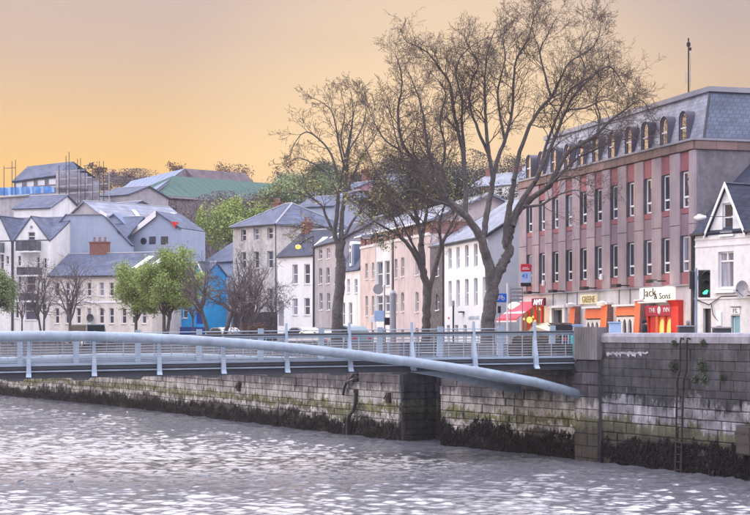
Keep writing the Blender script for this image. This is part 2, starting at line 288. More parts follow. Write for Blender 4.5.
def wall_mb(L, H, D, holes, rev=.18, mb=None, x0=0.0, y0=0.0, z0=0.0):
    """box of a building whose front has real openings with reveals"""
    mb = mb or MB()
    xs = sorted({x0, L} | {h[0] for h in holes} | {h[1] for h in holes}); zs = sorted({z0, H} | {h[2] for h in holes} | {h[3] for h in holes})
    for i in range(len(xs) - 1):
        for j in range(len(zs) - 1):
            cx, cz = (xs[i] + xs[i + 1]) / 2, (zs[j] + zs[j + 1]) / 2
            if any(h[0] < cx < h[1] and h[2] < cz < h[3] for h in holes): continue
            mb.quad((xs[i], y0, zs[j]), (xs[i + 1], y0, zs[j]), (xs[i + 1], y0, zs[j + 1]), (xs[i], y0, zs[j + 1]))
    for a, b, c, d in holes:
        mb.quad((a, y0, c), (a, y0, d), (a, y0 + rev, d), (a, y0 + rev, c)); mb.quad((b, y0, c), (b, y0 + rev, c), (b, y0 + rev, d), (b, y0, d))
        mb.quad((a, y0, c), (a, y0 + rev, c), (b, y0 + rev, c), (b, y0, c)); mb.quad((a, y0, d), (b, y0, d), (b, y0 + rev, d), (a, y0 + rev, d))
        mb.quad((a, y0 + rev + .01, c), (b, y0 + rev + .01, c), (b, y0 + rev + .01, d), (a, y0 + rev + .01, d))
    mb.quad((x0, y0, z0), (x0, D, z0), (x0, D, H), (x0, y0, H)); mb.quad((L, y0, z0), (L, D, z0), (L, D, H), (L, y0, H))
    mb.quad((x0, D, z0), (L, D, z0), (L, D, H), (x0, D, H)); mb.quad((x0, y0, H), (L, y0, H), (L, D, H), (x0, D, H))
    return mb
WC = {}
def window(root, a, b, c, d, y=.12, fm='trim', gl=None, style='sash', sill=True, label=None):
    """window > pane (two), sill ; set in an opening a..b by c..d"""
    wd, ht = round(b - a, 1), round(d - c, 1); gl = gl or random.choice([GL[0], GL[0], GL[1], GL[2], GL[3]])
    wd, ht = max(wd, .3), max(ht, .4); key = (wd, ht, fm, style)
    if key not in WC:
        m = MB(); t = min(.07, wd * .13)
        m.box(0, t, 0, .06, 0, ht); m.box(wd - t, wd, 0, .06, 0, ht); m.box(t, wd - t, 0, .06, 0, t); m.box(t, wd - t, 0, .06, ht - t, ht)
        if style == 'sash': m.box(t, wd - t, -.01, .05, ht * .48, ht * .48 + t)
        if style == 'low': m.box(t, wd - t, -.02, .05, ht * .27, ht * .27 + t * 1.3)
        if style == 'top':
            m.box(t, wd - t, -.01, .05, ht * .72, ht * .72 + t); m.box(wd / 2 - t / 2, wd / 2 + t / 2, -.01, .05, ht * .72 + t, ht - t)
        pl = MB(); pu = MB(); sp = {'sash': .48, 'low': .27, 'top': .72, 'one': 0}[style]
        if sp: pl.quad((t, .03, t), (wd - t, .03, t), (wd - t, .03, ht * sp), (t, .03, ht * sp))
        pu.quad((t, .022, max(t, ht * sp + t * .5)), (wd - t, .022, max(t, ht * sp + t * .5)), (wd - t, .022, ht - t), (t, .022, ht - t))
        s = MB(); s.box(-.05, wd + .05, -.2, .02, -.07, -.002)
        WC[key] = (m.mesh('window_frame', M[fm]), pl if sp else None, pu, s.mesh('sill', M['trim'] if fm == 'trim' else M[fm]), {})
    fr, pl, pu, sm, pc = WC[key]
    if gl.name not in pc: pc[gl.name] = (pl.mesh('pane', gl) if pl else None, pu.mesh('pane', gl))
    o = link('window', fr, root, (a + (b - a - wd) / 2, y, c)); o.scale = ((b - a) / wd, 1, (d - c) / ht); o.location.x = a
    if label: o['label'] = label
    for me in pc[gl.name]:
        if me: link('pane', me, o)
    if sill: link('sill', sm, o)
    return o
def slopes(root, L, D, H, rise, mat, over=.25, t=.14, ends=True, wallmat=None, y0=0, x0=0):
    """gable roof with its ridge parallel to the front; children roof_slope, gable_end"""
    yr = y0 + (D - y0) / 2; k = rise / (yr - y0)
    a = MB(); a.slab((x0 - over, y0 - over, H - k * over + t), (L + over, y0 - over, H - k * over + t), (L + over, yr, H + rise + t), (x0 - over, yr, H + rise + t), t); r = a.build('roof', mat, root)
    b = MB(); b.slab((x0 - over, yr, H + rise + t), (L + over, yr, H + rise + t), (L + over, D + over, H - k * over + t), (x0 - over, D + over, H - k * over + t), t); b.build('roof', mat, root)
    c = MB(); c.tube([(x0 - over, yr, H + rise + t), (L + over, yr, H + rise + t)], .09, 6); c.build('ridge', M['lead'], r)
    if ends:
        for xa, xb in ((x0 + .002, x0 + .2), (L - .2, L - .002)): e = MB(); e.extx([(y0, H), (D, H), (yr, H + rise)], xa, xb); e.build('gable_end', wallmat, root)
    return r
def front_gable(root, a, b, H, peak, D, wallmat, roofmat, win=None, over=.2, t=.12, bargem='trim', thick=.25, glm=None, ix=None):
    """gable turned to the river between a and b: gable wall with an optional window, two roof slopes running back D metres"""
    m = MB(); xm = (a + b) / 2 if ix is None else ix; hh = lambda x: H + (peak - H) * ((x - a) / (xm - a) if x < xm else (b - x) / (b - xm))
    if win:
        p, q, c, d = win
        for poly in ([(a, H), (p, H), (p, hh(p))], [(q, H), (b, H), (q, hh(q))], [(p, H), (q, H), (q, c), (p, c)] if c > H + .02 else None, [(p, d), (q, d), (q, hh(q)), (xm, peak), (p, hh(p))]):
            if poly: m.extr(poly, 0, thick)
        m.quad((p, .19, c), (q, .19, c), (q, .19, d), (p, .19, d))
    else: m.extr([(a, H), (b, H), (xm, peak)], 0, thick)
    m.build('gable_wall', wallmat, root)
    if win: window(root, p, q, max(c, H + .01) if c > H else c, d, .1, gl=glm, style='top' if d - c > 1.6 else 'sash')
    for x0, sx in ((a, -1), (b, 1)):
        k = (peak - H) / abs(xm - x0); s = MB(); xo = x0 + sx * over
        s.slab((xm, -over, peak + t), (xo, -over, H - k * over + t), (xo, D, H - k * over + t), (xm, D, peak + t), t); s.build('roof', roofmat, root)
        if bargem:
            g = MB(); dz = .2; y0 = -over - .05
            g.add([(xm, y0, peak + t), (xo, y0, H - k * over + t), (xo, y0, H - k * over + t - dz), (xm, y0, peak + t - dz * 1.15), (xm, y0 + .045, peak + t), (xo, y0 + .045, H - k * over + t), (xo, y0 + .045, H - k * over + t - dz), (xm, y0 + .045, peak + t - dz * 1.15)],
                  [(0, 1, 2, 3), (7, 6, 5, 4), (0, 4, 5, 1), (3, 2, 6, 7), (1, 5, 6, 2)]); g.build('bargeboard', M[bargem], root)
def hip(root, L, D, H, rise, mat, over=.3, hl=None, hr=None):
    """hipped roof: four slopes"""
    hl = D / 2 if hl is None else hl; hr = D / 2 if hr is None else hr; o = over; y = D / 2
    A, B, C, E = (-o, -o, H), (L + o, -o, H), (L + o, D + o, H), (-o, D + o, H); P, Q = (hl, y, H + rise), (L - hr, y, H + rise)
    for vs in ([A, B, Q, P], [C, E, P, Q], [B, C, Q], [E, A, P]):
        n = len(vs); m = MB(); m.add(vs + [(v[0], v[1], v[2] - .12) for v in vs], [tuple(range(n)), tuple(range(2 * n - 1, n - 1, -1))] + [(i, (i + 1) % n, (i + 1) % n + n, i + n) for i in range(n)]); m.build('roof', mat, root)
    m = MB()
    for a, b in ((A, P), (E, P), (B, Q), (C, Q), (P, Q)): m.tube([a, b], .1, 6)
    m.build('ridge', M['lead'], root)
def chimney(root, x, y, z0, z1, w=.9, d=.6, mat='brick', pots=2):
    m = MB(); m.box(x, x + w, y, y + d, z0, z1); m.box(x - .07, x + w + .07, y - .07, y + d + .07, z1, z1 + .14); c = m.build('chimney', M[mat], root)
    for i in range(pots):
        p = MB(); p.lathe([(.13, z1 + .14), (.11, z1 + .55), (.14, z1 + .6), (.09, z1 + .6)], 8, c=(x + w * (i + .5) / pots, y + d / 2, 0)); p.build('chimney_pot', M['redbrick'], c)
def gutter(root, a, b, y, z, mat='gutter'):
    m = MB(); m.tube([(a, y, z), (b, y, z)], .07, 6); m.build('gutter', M[mat], root)
def downpipe(root, x, z0, z1, mat='gutter', y=-.08):
    m = MB(); m.tube([(x, y, z0), (x, y, z1)], .05, 6); m.build('downpipe', M[mat], root)
def winpx(fc, rows, y=0):
    """openings from photograph columns: (centre px, width px, top py, bottom py)"""
    out = []
    for pc, pw, pt, pb in rows:
        a, b = fc.u(pc - pw / 2), fc.u(pc + pw / 2); m = (a + b) / 2; out.append((a, b, fc.z(pb, m), fc.z(pt, m)))
    return out
def panel_text(root, s, size, x, y, z, mat, name='lettering', ext=.01, align='CENTER', sx=1):
    c = bpy.data.curves.new(name + '_curve', 'FONT'); c.body = s; c.size = size; c.extrude = ext; c.align_x = align; c.align_y = 'CENTER'; c.materials.append(mat); c.resolution_u = 2
    tmp = bpy.data.objects.new('tmp_text', c); me = bpy.data.meshes.new_from_object(tmp); me.name = name; bpy.data.objects.remove(tmp); me.materials.clear(); me.materials.append(mat); o = link(name, me, root); o.location = (x, y, z); o.rotation_euler = (R(90), 0, 0); o.scale = (sx, 1, 1); return o

# ================================================================== THE SETTING
QR = [(40, 10), (26.5, 37), (19.6, 50.5), (14.0, 61.6), (8.75, 72.0), (3.2, 80.9)]          # right hand quay line (front of the wall)
QL = [(1.27, 84.1), (-5.7, 97.0), (-12.3, 110.0), (-19.6, 124.3), (-33.4, 146.5), (-62, 188), (-110, 240)]
def hillz(x, y):
    t = min(1, max(0, (y - 178) / 165)); t = t * t * (3 - 2 * t)
    r = min(1, max(0, (y - 360) / 500)); 
    return GR - .02 + 31.0 * t - 14 * r + t * 2.2 * noise.noise(Vector((x * .012, y * .012, 3)))
land = MB(); base = [(40, 10), (26.5, 37), (19.6, 50.5), (14.0, 61.6), (8.75, 72.0), (3.2, 80.9), (1.27, 84.1), (-5.7, 97), (-19.6, 124.3), (-33.4, 146.5), (-62, 188), (-110, 240)]
ss = []
for i in range(len(base) - 1):
    a, b = Vector(base[i]), Vector(base[i + 1]); n = max(1, int((b - a).length / 9))
    ss += [a.lerp(b, j / n) for j in range(n)]
ss.append(Vector(base[-1])); ts = [1.2, 4, 8, 12, 17, 24] + [24 + 9 * i for i in range(1, 36)]
inl = Vector((.80, .60))
for i, q in enumerate(ss):
    for t in ts:
        p = q + inl * t; p.y = min(p.y, 440); land.v.append((p.x, p.y, hillz(p.x, p.y)))
nt_ = len(ts)
for i in range(len(ss) - 1):
    for j in range(nt_ - 1): land.f.append((i * nt_ + j, i * nt_ + j + 1, (i + 1) * nt_ + j + 1, (i + 1) * nt_ + j)); land.m.append(0)
o = land.build('ground', M['hill'], smooth=True); tag(o, kind='structure')
def strip(name, mat, off0, off1, z, pts):
    m = MB(); nrm = []
    for i in range(len(pts)):
        a = Vector(pts[max(0, i - 1)]); b = Vector(pts[min(len(pts) - 1, i + 1)]); d = (b - a).normalized(); nrm.append(Vector((d.y, -d.x)) if d.y > 0 else Vector((-d.y, d.x)))
    for p, n in zip(pts, nrm):
        for o_ in (off0, off1): q = Vector(p) + n * o_; m.v.append((q.x, q.y, z))
    for i in range(len(pts) - 1): m.f.append((2 * i, 2 * i + 1, 2 * i + 3, 2 * i + 2)); m.m.append(0)
    return tag(m.build(name, mat), kind='structure')
allq = QR[1:] + QL[:5]
strip('pavement', M['paving'], .5, 3.6, GR + .11, allq)
strip('road', M['asphalt'], 3.6, 9.4, GR + .006, allq)
kb = MB(); 
strip('kerb', M['cap'], 3.45, 3.62, GR + .125, allq)
# water: real waves
def water():
    import numpy as np
    rs = np.random.RandomState(4); xs = np.linspace(-.36, .33, 860); ys = 36 * np.exp(np.linspace(0, math.log(240 / 36), 860))
    U, Yg = np.meshgrid(xs, ys); X = U * Yg; Z = np.zeros_like(X)
    for k in range(64):
        lam = rs.uniform(.26, .7) if k < 52 else rs.uniform(.9, 2.0); a = rs.normal(R(82), R(27)); kk = 2 * math.pi / lam
        amp = (.0080 if k < 52 else .0055) * lam ** .8; wob = .35 * np.sin(X * rs.uniform(.1, .4) + Yg * rs.uniform(.1, .4) + rs.uniform(0, 6))
        Z += amp * np.sin(kk * (X * math.cos(a) + Yg * math.sin(a)) + rs.uniform(0, 6.3) + wob * 3)
    patch = .86 + .2 * np.sin(X * .11 + Yg * .07 + 1) * np.sin(Yg * .13 - X * .05) ; Z *= patch
    v = np.stack([X, Yg, Z], -1).reshape(-1, 3); nx, ny = len(xs), len(ys)
    i = np.arange((ny - 1) * (nx - 1)); r, c = i // (nx - 1), i % (nx - 1); a = r * nx + c
    f = np.stack([a, a + 1, a + nx + 1, a + nx], -1)
    me = bpy.data.meshes.new('water'); me.vertices.add(len(v)); me.vertices.foreach_set('co', v.ravel()); me.loops.add(f.size); me.loops.foreach_set('vertex_index', f.ravel().astype('i4'))
    me.polygons.add(len(f)); me.polygons.foreach_set('loop_start', (np.arange(len(f)) * 4).astype('i4')); me.update(calc_edges=True); me.polygons.foreach_set('use_smooth', [True] * len(f))
    m, nt, p = newmat('river_water'); p.inputs['Base Color'].default_value = (.12, .12, .14, 1); p.inputs['Roughness'].default_value = .10; p.inputs['IOR'].default_value = 2.1; p.inputs['Specular IOR Level'].default_value = 1.0
    b = nt.nodes.new('ShaderNodeBump'); b.inputs['Strength'].default_value = .45; b.inputs['Distance'].default_value = .03; nt.links.new(NZ(nt, 7, sc=(.55, 1, 1), detail=4, rough=.6), b.inputs['Height']); nt.links.new(b.outputs[0], p.inputs['Normal'])
    me.materials.append(m); tag(link('water', me), kind='structure')
    f2 = MB()
    f2.quad((-310, -30, -.14), (310, -30, -.14), (310, 440, -.14), (-310, 440, -.14))
    tag(f2.build('water', m), kind='structure')
water()

# ================================================================== QUAY WALLS
def stonemat(name, upper, upper2, weedz, greenz, palez, pale, light=False):
    m, nt, p = newmat(name)
    g = nt.nodes.new('ShaderNodeNewGeometry'); s = nt.nodes.new('ShaderNodeSeparateXYZ'); nt.links.new(g.outputs['Position'], s.inputs[0])
    def math_(op, a, b):
        n = nt.nodes.new('ShaderNodeMath'); n.operation = op
        for i, v in enumerate((a, b)):
            if hasattr(v, 'links'): nt.links.new(v, n.inputs[i])
            else: n.inputs[i].default_value = v
        return n.outputs[0]
    n1 = math_('SUBTRACT', NZ(nt, 4.5, sc=(1, 1, .55), detail=8, rough=.7), .5); n2 = math_('SUBTRACT', NZ(nt, .35, detail=3), .5)
    zz = math_('ADD', s.outputs['Z'], math_('ADD', math_('MULTIPLY', n1, 1.9), math_('MULTIPLY', n2, 1.9)))
    f = math_('DIVIDE', zz, 6.0)
    st = [(0, (.022, .018, .018)), (weedz / 6, (.035, .03, .026)), ((weedz + .12) / 6, (.06, .06, .038)), (greenz / 6, (.10, .10, .062)), ((greenz + .15) / 6, pale), (palez / 6, pale), ((palez + .3) / 6, upper), (1, upper2)]
    if light: st = [(0, (.022, .018, .018)), (weedz / 6, (.03, .026, .024)), ((weedz + .1) / 6, pale), ((weedz + .32) / 6, pale), ((weedz + .4) / 6, (.075, .078, .035)), (greenz / 6, (.11, .115, .055)), ((greenz + .12) / 6, pale), (palez / 6, tuple(x * .75 for x in pale)), ((palez + .35) / 6, upper), (1, upper2)]
    c = RP(nt, f, st)
    oi = nt.nodes.new('ShaderNodeObjectInfo'); rr = RP(nt, oi.outputs['Random'], [(0, g3(.78)), (.5, g3(1)), (1, g3(1.22))]); c = MX(nt, 1, c, rr, 'MULTIPLY')
    ch = RP(nt, NZ(nt, .9, sc=(1, 1, 1.2), detail=7, rough=.7), [(.36, g3(.5)), (.64, g3(1.4))]); c = MX(nt, 1, c, ch, 'MULTIPLY')
    sk = RP(nt, NZ(nt, 3.2, sc=(1, 1, .10), detail=5), [(.40, g3(1.12)), (.6, g3(.66))]); c = MX(nt, 1, c, sk, 'MULTIPLY')
    gr = RP(nt, NZ(nt, 1.7, detail=7, rough=.7), [(.58, g3(0)), (.68, g3(.5))]); c = MX(nt, gr, c, (.085, .08, .06))
    nt.links.new(c, p.inputs['Base Color']); p.inputs['Roughness'].default_value = .8; p.inputs['Specular IOR Level'].default_value = .35
    b = nt.nodes.new('ShaderNodeBump'); b.inputs['Strength'].default_value = .9; b.inputs['Distance'].default_value = .05; nt.links.new(NZ(nt, 7, detail=7, rough=.65), b.inputs['Height']); nt.links.new(b.outputs[0], p.inputs['Normal'])
    return m
STR = stonemat('quay_stone_dark', (.045, .043, .053), (.078, .075, .09), 1.15, 1.8, 2.5, (.25, .24, .27))
STL = stonemat('quay_stone_light', (.078, .07, .082), (.062, .056, .066), .95, 1.72, 2.35, (.30, .285, .275), light=True)
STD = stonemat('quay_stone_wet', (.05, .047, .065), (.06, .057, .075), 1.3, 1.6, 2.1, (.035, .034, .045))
MORT = pmat('wall_core', (.06, .055, .065), bump=.2)
def quay(name, label, pts, top, stone, mat, capz, near=300, cap=True, flip=False, thick=1.0):
    root = thing(name, label, 'quay wall', (pts[0][0], pts[0][1], 0)); ox, oy = pts[0]
    core = MB(); blocks = []; caps = []
    for i in range(len(pts) - 1):
        a, b = Vector(pts[i]), Vector(pts[i + 1]); d = (b - a); L = d.length; d /= L; n = Vector((-d.y, d.x))
        if (n.dot(a) > 0) != flip: n = -n             # towards the river
        def P(u, w, z): q = a + d * u + n * w; return (q.x - ox, q.y - oy, z)
        for x0, x1, w0, w1, z0, z1 in ((-.02, L + .02, -thick, -.08, -1.2, top - .02),):
            vs = [P(x0, w0, z0), P(x1, w0, z0), P(x1, w1, z0), P(x0, w1, z0), P(x0, w0, z1), P(x1, w0, z1), P(x1, w1, z1), P(x0, w1, z1)]
            core.add(vs, [(0, 3, 2, 1), (4, 5, 6, 7), (0, 1, 5, 4), (1, 2, 6, 5), (2, 3, 7, 6), (3, 0, 4, 7)])
        z = -.5; zt = top - (.4 if cap else 0); k = 0
        hs_ = [-.5]; rc = random.Random(int(top * 100) + (1 if cap else 0))
        while hs_[-1] < zt - .5: hs_.append(hs_[-1] + rc.uniform(.29, .45))
        hs_.append(zt); nc = len(hs_) - 1
        for k in range(nc):
            z0, z1 = hs_[k], hs_[k + 1]; u = -random.uniform(0, .6)
            while u < L:
                l = random.uniform(.5, 1.15) * (1.0 if k < nc * .6 else 1.2); u0, u1 = max(u, 0), min(u + l, L); u += l
                if u1 - u0 < .15: continue
                g = .004 if z0 > 2.6 else .011; pr = random.uniform(-.012, .02) * (1 if z0 > 2.6 else 2.2); e = .015 if z0 > 2.6 else .03
                vs = [P(u0 + g, -.1, z0 + g), P(u1 - g, -.1, z0 + g), P(u1 - g, -.1, z1 - g), P(u0 + g, -.1, z1 - g),
                      P(u0 + g, pr - e, z0 + g), P(u1 - g, pr - e, z0 + g), P(u1 - g, pr - e, z1 - g), P(u0 + g, pr - e, z1 - g),
                      P(u0 + g + e, pr, z0 + g + e), P(u1 - g - e, pr, z0 + g + e), P(u1 - g - e, pr, z1 - g - e), P(u0 + g + e, pr, z1 - g - e)]
                c = a + d * ((u0 + u1) / 2); vis = abs(c.x / c.y) < .235 and z1 > 0
                blocks.append((0 if vis else 1, c.y, vs))
        if cap:
            u = 0
            while u < L:
                u1 = min(u + random.uniform(1.3, 1.8), L); prof = [(.05, top - .4), (.07, top - .15), (.0, top - .03), (-.2, top + .01), (-.45, top), (-.6, top - .12), (-.6, top - .4)]
                n_ = len(prof); vs = [P(u + .008, w_, z_) for w_, z_ in prof] + [P(u1 - .008, w_, z_) for w_, z_ in prof]
                caps.append((vs, [tuple(range(n_)), tuple(range(2 * n_ - 1, n_ - 1, -1))] + [(i_, i_ + n_, (i_ + 1) % n_ + n_, (i_ + 1) % n_) for i_ in range(n_)])); u = u1
    core.build('wall_core', MORT, root)
    BF = [(4, 5, 9, 8), (5, 6, 10, 9), (6, 7, 11, 10), (7, 4, 8, 11), (8, 9, 10, 11), (0, 1, 5, 4), (1, 2, 6, 5), (2, 3, 7, 6), (3, 0, 4, 7)]
    blocks.sort(key=lambda t: (t[0], t[1])); rest = MB()
    for i, (v, y, vs) in enumerate(blocks):
        if i < near:
            m = MB(); m.add(vs, BF); m.build('stone', mat, root)
        else: rest.add(vs, BF)
    if rest.v: tag(rest.build('stones', mat, root), kind='stuff')
    for vs, fs in caps: m = MB(); m.add(vs, fs); m.build('coping_stone', M['cap'], root)
    return root
qr = quay('quay_wall', 'dark tall stone quay wall with pale rounded coping, rising from the river on the right', QR[2:5] , EYE, None, STR, 1)
qm = quay('quay_wall', 'stone quay wall under the landing end of the footbridge', QR[4:6], 5.02, None, STL, 1, cap=False)
ql = quay('quay_wall', 'long stone quay wall with green algae band running away behind the footbridge', QL[:6], 5.02, None, STL, 1, cap=False)
# recess with its back and side walls
a_, b_ = Vector(QR[5]), Vector(QL[0]); inn = Vector((.85, .53)) * 2.1
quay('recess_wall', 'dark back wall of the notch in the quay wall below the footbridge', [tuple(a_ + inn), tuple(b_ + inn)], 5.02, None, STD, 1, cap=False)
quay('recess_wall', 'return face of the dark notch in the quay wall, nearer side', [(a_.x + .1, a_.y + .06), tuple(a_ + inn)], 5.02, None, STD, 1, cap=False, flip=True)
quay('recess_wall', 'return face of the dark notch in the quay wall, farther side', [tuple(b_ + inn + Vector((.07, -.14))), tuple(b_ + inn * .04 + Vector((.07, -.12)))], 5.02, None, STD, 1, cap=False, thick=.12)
def along(pts, px):                          # point on a quay line seen in column px, with its direction and river side
    k = (px - CX) / F
    for i in range(len(pts) - 1):
        a, b = Vector(pts[i]), Vector(pts[i + 1]); d = b - a; t = (k * a.y - a.x) / (d.x - k * d.y)
        if -.001 <= t <= 1.001:
            n = Vector((-d.y, d.x)).normalized(); n = -n if n.dot(a) > 0 else n
            return a + d * t, d.normalized(), n
    raise ValueError(px)
# hanging seaweed
def weed():
    m = MB()
    for pts, dens in ((QR[2:6], 230), (QL[:5], 110)):
        for i in range(len(pts) - 1):
            a, b = Vector(pts[i]), Vector(pts[i + 1]); d = b - a; L = d.length; d /= L; n = Vector((-d.y, d.x)); n = -n if n.dot(a) > 0 else n
            for _ in range(int(L * dens)):
                u = random.uniform(0, L); q = a + d * u; lim = 1.02 + .55 * noise.noise(Vector((q.x * .5, q.y * .5, 1))) + .35 * noise.noise(Vector((q.x * 2.2, q.y * 2.2, 5))) + (.15 if pts is not QL[:5] and q.y < 82 else -.1)
                z = random.uniform(-.1, 1) * lim; h = random.uniform(.12, .38); w_ = random.uniform(.02, .055); o = random.uniform(.03, .12); s = random.uniform(-.1, .1)
                p0 = q + n * .015; p1 = q + n * o
                def V(p, du, z): r = p + d * du; return (r.x, r.y, z)
                m.add([V(p0, -w_ / 2, z), V(p0, w_ / 2, z), V(p1, w_ * .8 + s * .6, z - h * .55), V(p1, -w_ * .8 + s * .6, z - h * .55), V(p1 - n * .03, s, z - h)], [(0, 1, 2, 3), (3, 2, 4)])
    tag(m.build('seaweed', M['weed']), 'dark brown seaweed hanging along the foot of the quay walls', kind='stuff')
weed()
def tufts(name, label, items, group=None):
    for k, (px, py, s) in enumerate(items):
        q, d, n = along(QR, px); z = EYE - (py - HY) / F * q.y; m = MB()
        for _ in range(int(330 * s)):
            r = Vector((random.gauss(0, .16), random.gauss(0, .1), random.gauss(0, .16))) * s; c = Vector((q.x + d.x * r.x + n.x * (.06 + abs(r.y)), q.y + d.y * r.x + n.y * (.06 + abs(r.y)), z + r.z))
            a1, a2 = Vector([random.uniform(-1, 1) for _ in range(3)]).normalized() * .035, Vector([random.uniform(-1, 1) for _ in range(3)]).normalized() * .035
            m.add([c - a1, c + a2, c + a1, c - a2], [(0, 1, 2, 3)])
        tag(m.build(name, M['leafd']), label[k], 'plant', group)
tufts('wall_plant', ['green tuft of weeds on the quay wall just left of the ladder', 'largest rounded green tuft on the quay wall right of the ladder', 'small low weeds on the quay wall, lower left of the largest tuft', 'small low weeds on the quay wall just under the largest tuft',
     'lone faint weed tuft on the quay wall, farthest right', 'thin weeds growing in the joint under the coping beside the ladder top', 'weeds in the joint under the coping right of the ladder top', 'weed tuft growing out of the wall below the bridge pillar'],
     [(675, 366, .62), (704, 366, .9), (696, 379, .5), (706, 379, .6), (724, 378, .42), (676, 343, .4), (705, 343, .45), (599, 393, .6)], 'weeds growing out of the quay wall')
# ladder
def ladder():
    q, d, n = along(QR, 684); t = thing('ladder', 'rusty steel ladder fixed to the quay wall right of the bridge', 'ladder', (q.x, q.y, 0))
    def V(u, o, z): r = d * u + n * o; return (r.x, r.y, z)
    for s in (.0, .42):
        m = MB(); m.tube([V(-.05 - s, .02, 5.25), V(-.05 - s, .18, 5.3), V(-.02 - s, .2, 5.1), V(.05 - s, .17, 4.0), V(.22 - s * .95, .17, 3.6), V(.28 - s * .9, .16, 2.2), V(.36 - s * .85, .16, -.6)], .042, 6); m.build('rail', M['rust'], t)
    z = .1
    while z < 5.1:
        k = .28 if z < 3.6 else .05; m = MB(); m.tube([V(k, .17, z), V(k - .40, .17, z)], .018, 5); m.build('rung', M['rust'], t); z += .3
    for z in (3.75, 1.2):
        m = MB(); 
        m.tube([V(.3, .19, z), V(-.75, .12, z - .02)], .035, 5); m.build('bracket', M['rust'], t)
ladder()
q, d, n = along(QR, 747); t = thing('fender_box', 'black rubber fender block hung low on the quay wall at the right edge', 'fender', (q.x, q.y, 0), math.atan2(-d.y, -d.x))
m = MB(); m.bbox(-.25, .6, -.35, -.04, .95, 2.05, .06); m.build('block', M['blackp'], t)
for z in (1.3, 1.7): m = MB(); m.box(-.26, .61, -.37, -.35, z, z + .08); m.build('strap', M['rust'], t)
def pipe(name, label, px, pts, r, cat='pipe'):
    q, d, n = along(QL, px); t = thing(name, label, cat, (q.x, q.y, 0))
    for k, pl in enumerate(pts):
        m = MB(); P_ = [(d.x * -u + n.x * o, d.y * -u + n.y * o, z) for u, o, z in pl]; m.tube(P_, r, 8); c = m.build('pipe_bend', M['black'], t)
        e = P_[0]; m = MB(); m.tube([e, Vector(P_[0]).lerp(Vector(P_[1]), .25)], r * 1.5, 8); m.build('flange', M['rust'], c)
pipe('drain_pipe', 'black bent drain pipe running down the far quay wall into the water', 353, [[(.55, .1, 2.5), (.55, .16, 1.7), (.4, .2, 1.35), (0, .22, 1.1), (-.2, .22, .7), (-.2, .2, -.4)]], .10)
pipe('drain_pipe', 'black curved pipe elbow sticking out above the drain pipe on the quay wall', 352, [[(.7, .0, 3.05), (.5, .15, 3.05), (-.2, .2, 2.9), (-.5, .2, 2.6), (-.7, .18, 2.15)], [(.7, .0, 3.35), (.45, .16, 3.3), (.1, .2, 3.0)]], .075)
for px, label in ((390, 'dark iron bracket on the quay wall near the notch'), (240, 'dark iron bracket halfway along the far quay wall')):
    q, d, n = along(QL, px); t = thing('mooring_bracket', label, 'bracket', (q.x, q.y, 0), math.atan2(-d.y, -d.x)); m = MB(); m.bbox(-.18, .18, -.2, -.02, 1.9, 2.45, .04); m.build('plate', M['rust'], t); m = MB(); m.tube([(-.1, -.2, 2.3), (-.1, -.3, 2.1), (.1, -.3, 2.1), (.1, -.2, 2.3)], .03, 6); m.build('ring', M['rust'], t)
# lime bloom on the wall
def lime(px0, px1, py, label):
    m = MB(); p = px0
    while p < px1:
        q, d, n = along(QR, p); z = EYE - (py - HY) / F * q.y + random.uniform(-.03, .03); w_ = random.uniform(.10, .22); h = random.uniform(.04, .10) if random.random() < .85 else .18
        c = q + n * .028; e = c - d * w_
        m.add([(c.x, c.y, z), (e.x, e.y, z + .02), ((c.x + e.x) / 2 - d.x * w_ * .3, (c.y + e.y) / 2 - d.y * w_ * .3, z - h), (c.x, c.y, z - h * .6)], [(0, 1, 2, 3)]); p += random.uniform(.5, 1.6)
    tag(m.build('lime_deposit', M['lime']), label, kind='stuff')
lime(607, 647, 352.5, 'white lime deposit weeping along a joint of the dark quay wall')
# ================================================================== BRIDGE
BA, BB = Vector((-24.6, 64.6)), Vector((8.75, 72.0)); bd = (BB - BA).normalized(); BLn = (BB - BA).length
bt = thing('footbridge', 'pale blue steel footbridge with a big curved tube crossing from the left to the quay', 'bridge', (BB.x, BB.y, 0), math.atan2(bd.y, bd.x))
# local x: 0 at the landing, negative out over the river ; local y: 0 near edge, positive away from the camera
def dz(x): t = -x / 34; return 4.42 - .30 * t - .14 * t * t            # deck surface
WD = 3.6
def bpx(px, y=0.0):                                                    # local x seen in column px
    k = (px - CX) / F; p = Vector((-bd.y, bd.x)) * y + BB; return (k * p.y - p.x) / (bd.x - k * bd.y)
xs = [-i * 1.0 for i in range(0, 36)]
def beam(name, y0, y1, za, zb, mat, x0=0, x1=-34.5, parent=bt):
    m = MB(); xx = [x0 + (x1 - x0) * i / 24 for i in range(25)]
    for i in range(24):
        a, b = xx[i], xx[i + 1]; A_, B_ = dz(a), dz(b)
        m.add([(a, y0, A_ + za), (b, y0, B_ + za), (b, y1, B_ + za), (a, y1, A_ + za), (a, y0, A_ + zb), (b, y0, B_ + zb), (b, y1, B_ + zb), (a, y1, A_ + zb)],
              [(0, 3, 2, 1), (4, 5, 6, 7), (0, 1, 5, 4), (2, 3, 7, 6)] + ([(3, 0, 4, 7)] if i == 0 else []) + ([(1, 2, 6, 5)] if i == 23 else []))
    return m.build(name, M[mat], parent)
ch = beam('deck', .05, WD, -.16, .0, 'deckm', .3, -34.5)
beam('edge_beam', -.05, .03, .0, .10, 'bridgew'); beam('edge_beam', -.10, .045, -.15, -.03, 'darksteel'); beam('edge_beam', -.2, .04, -.245, -.185, 'bridge'); beam('edge_beam', -.06, .03, -.50, -.27, 'darksteel')
beam('soffit', .06, WD - .05, -.40, -.17, 'darksteel'); beam('edge_beam', WD + .01, WD + .12, -.3, .12, 'bridge', -1.9, -34.5)
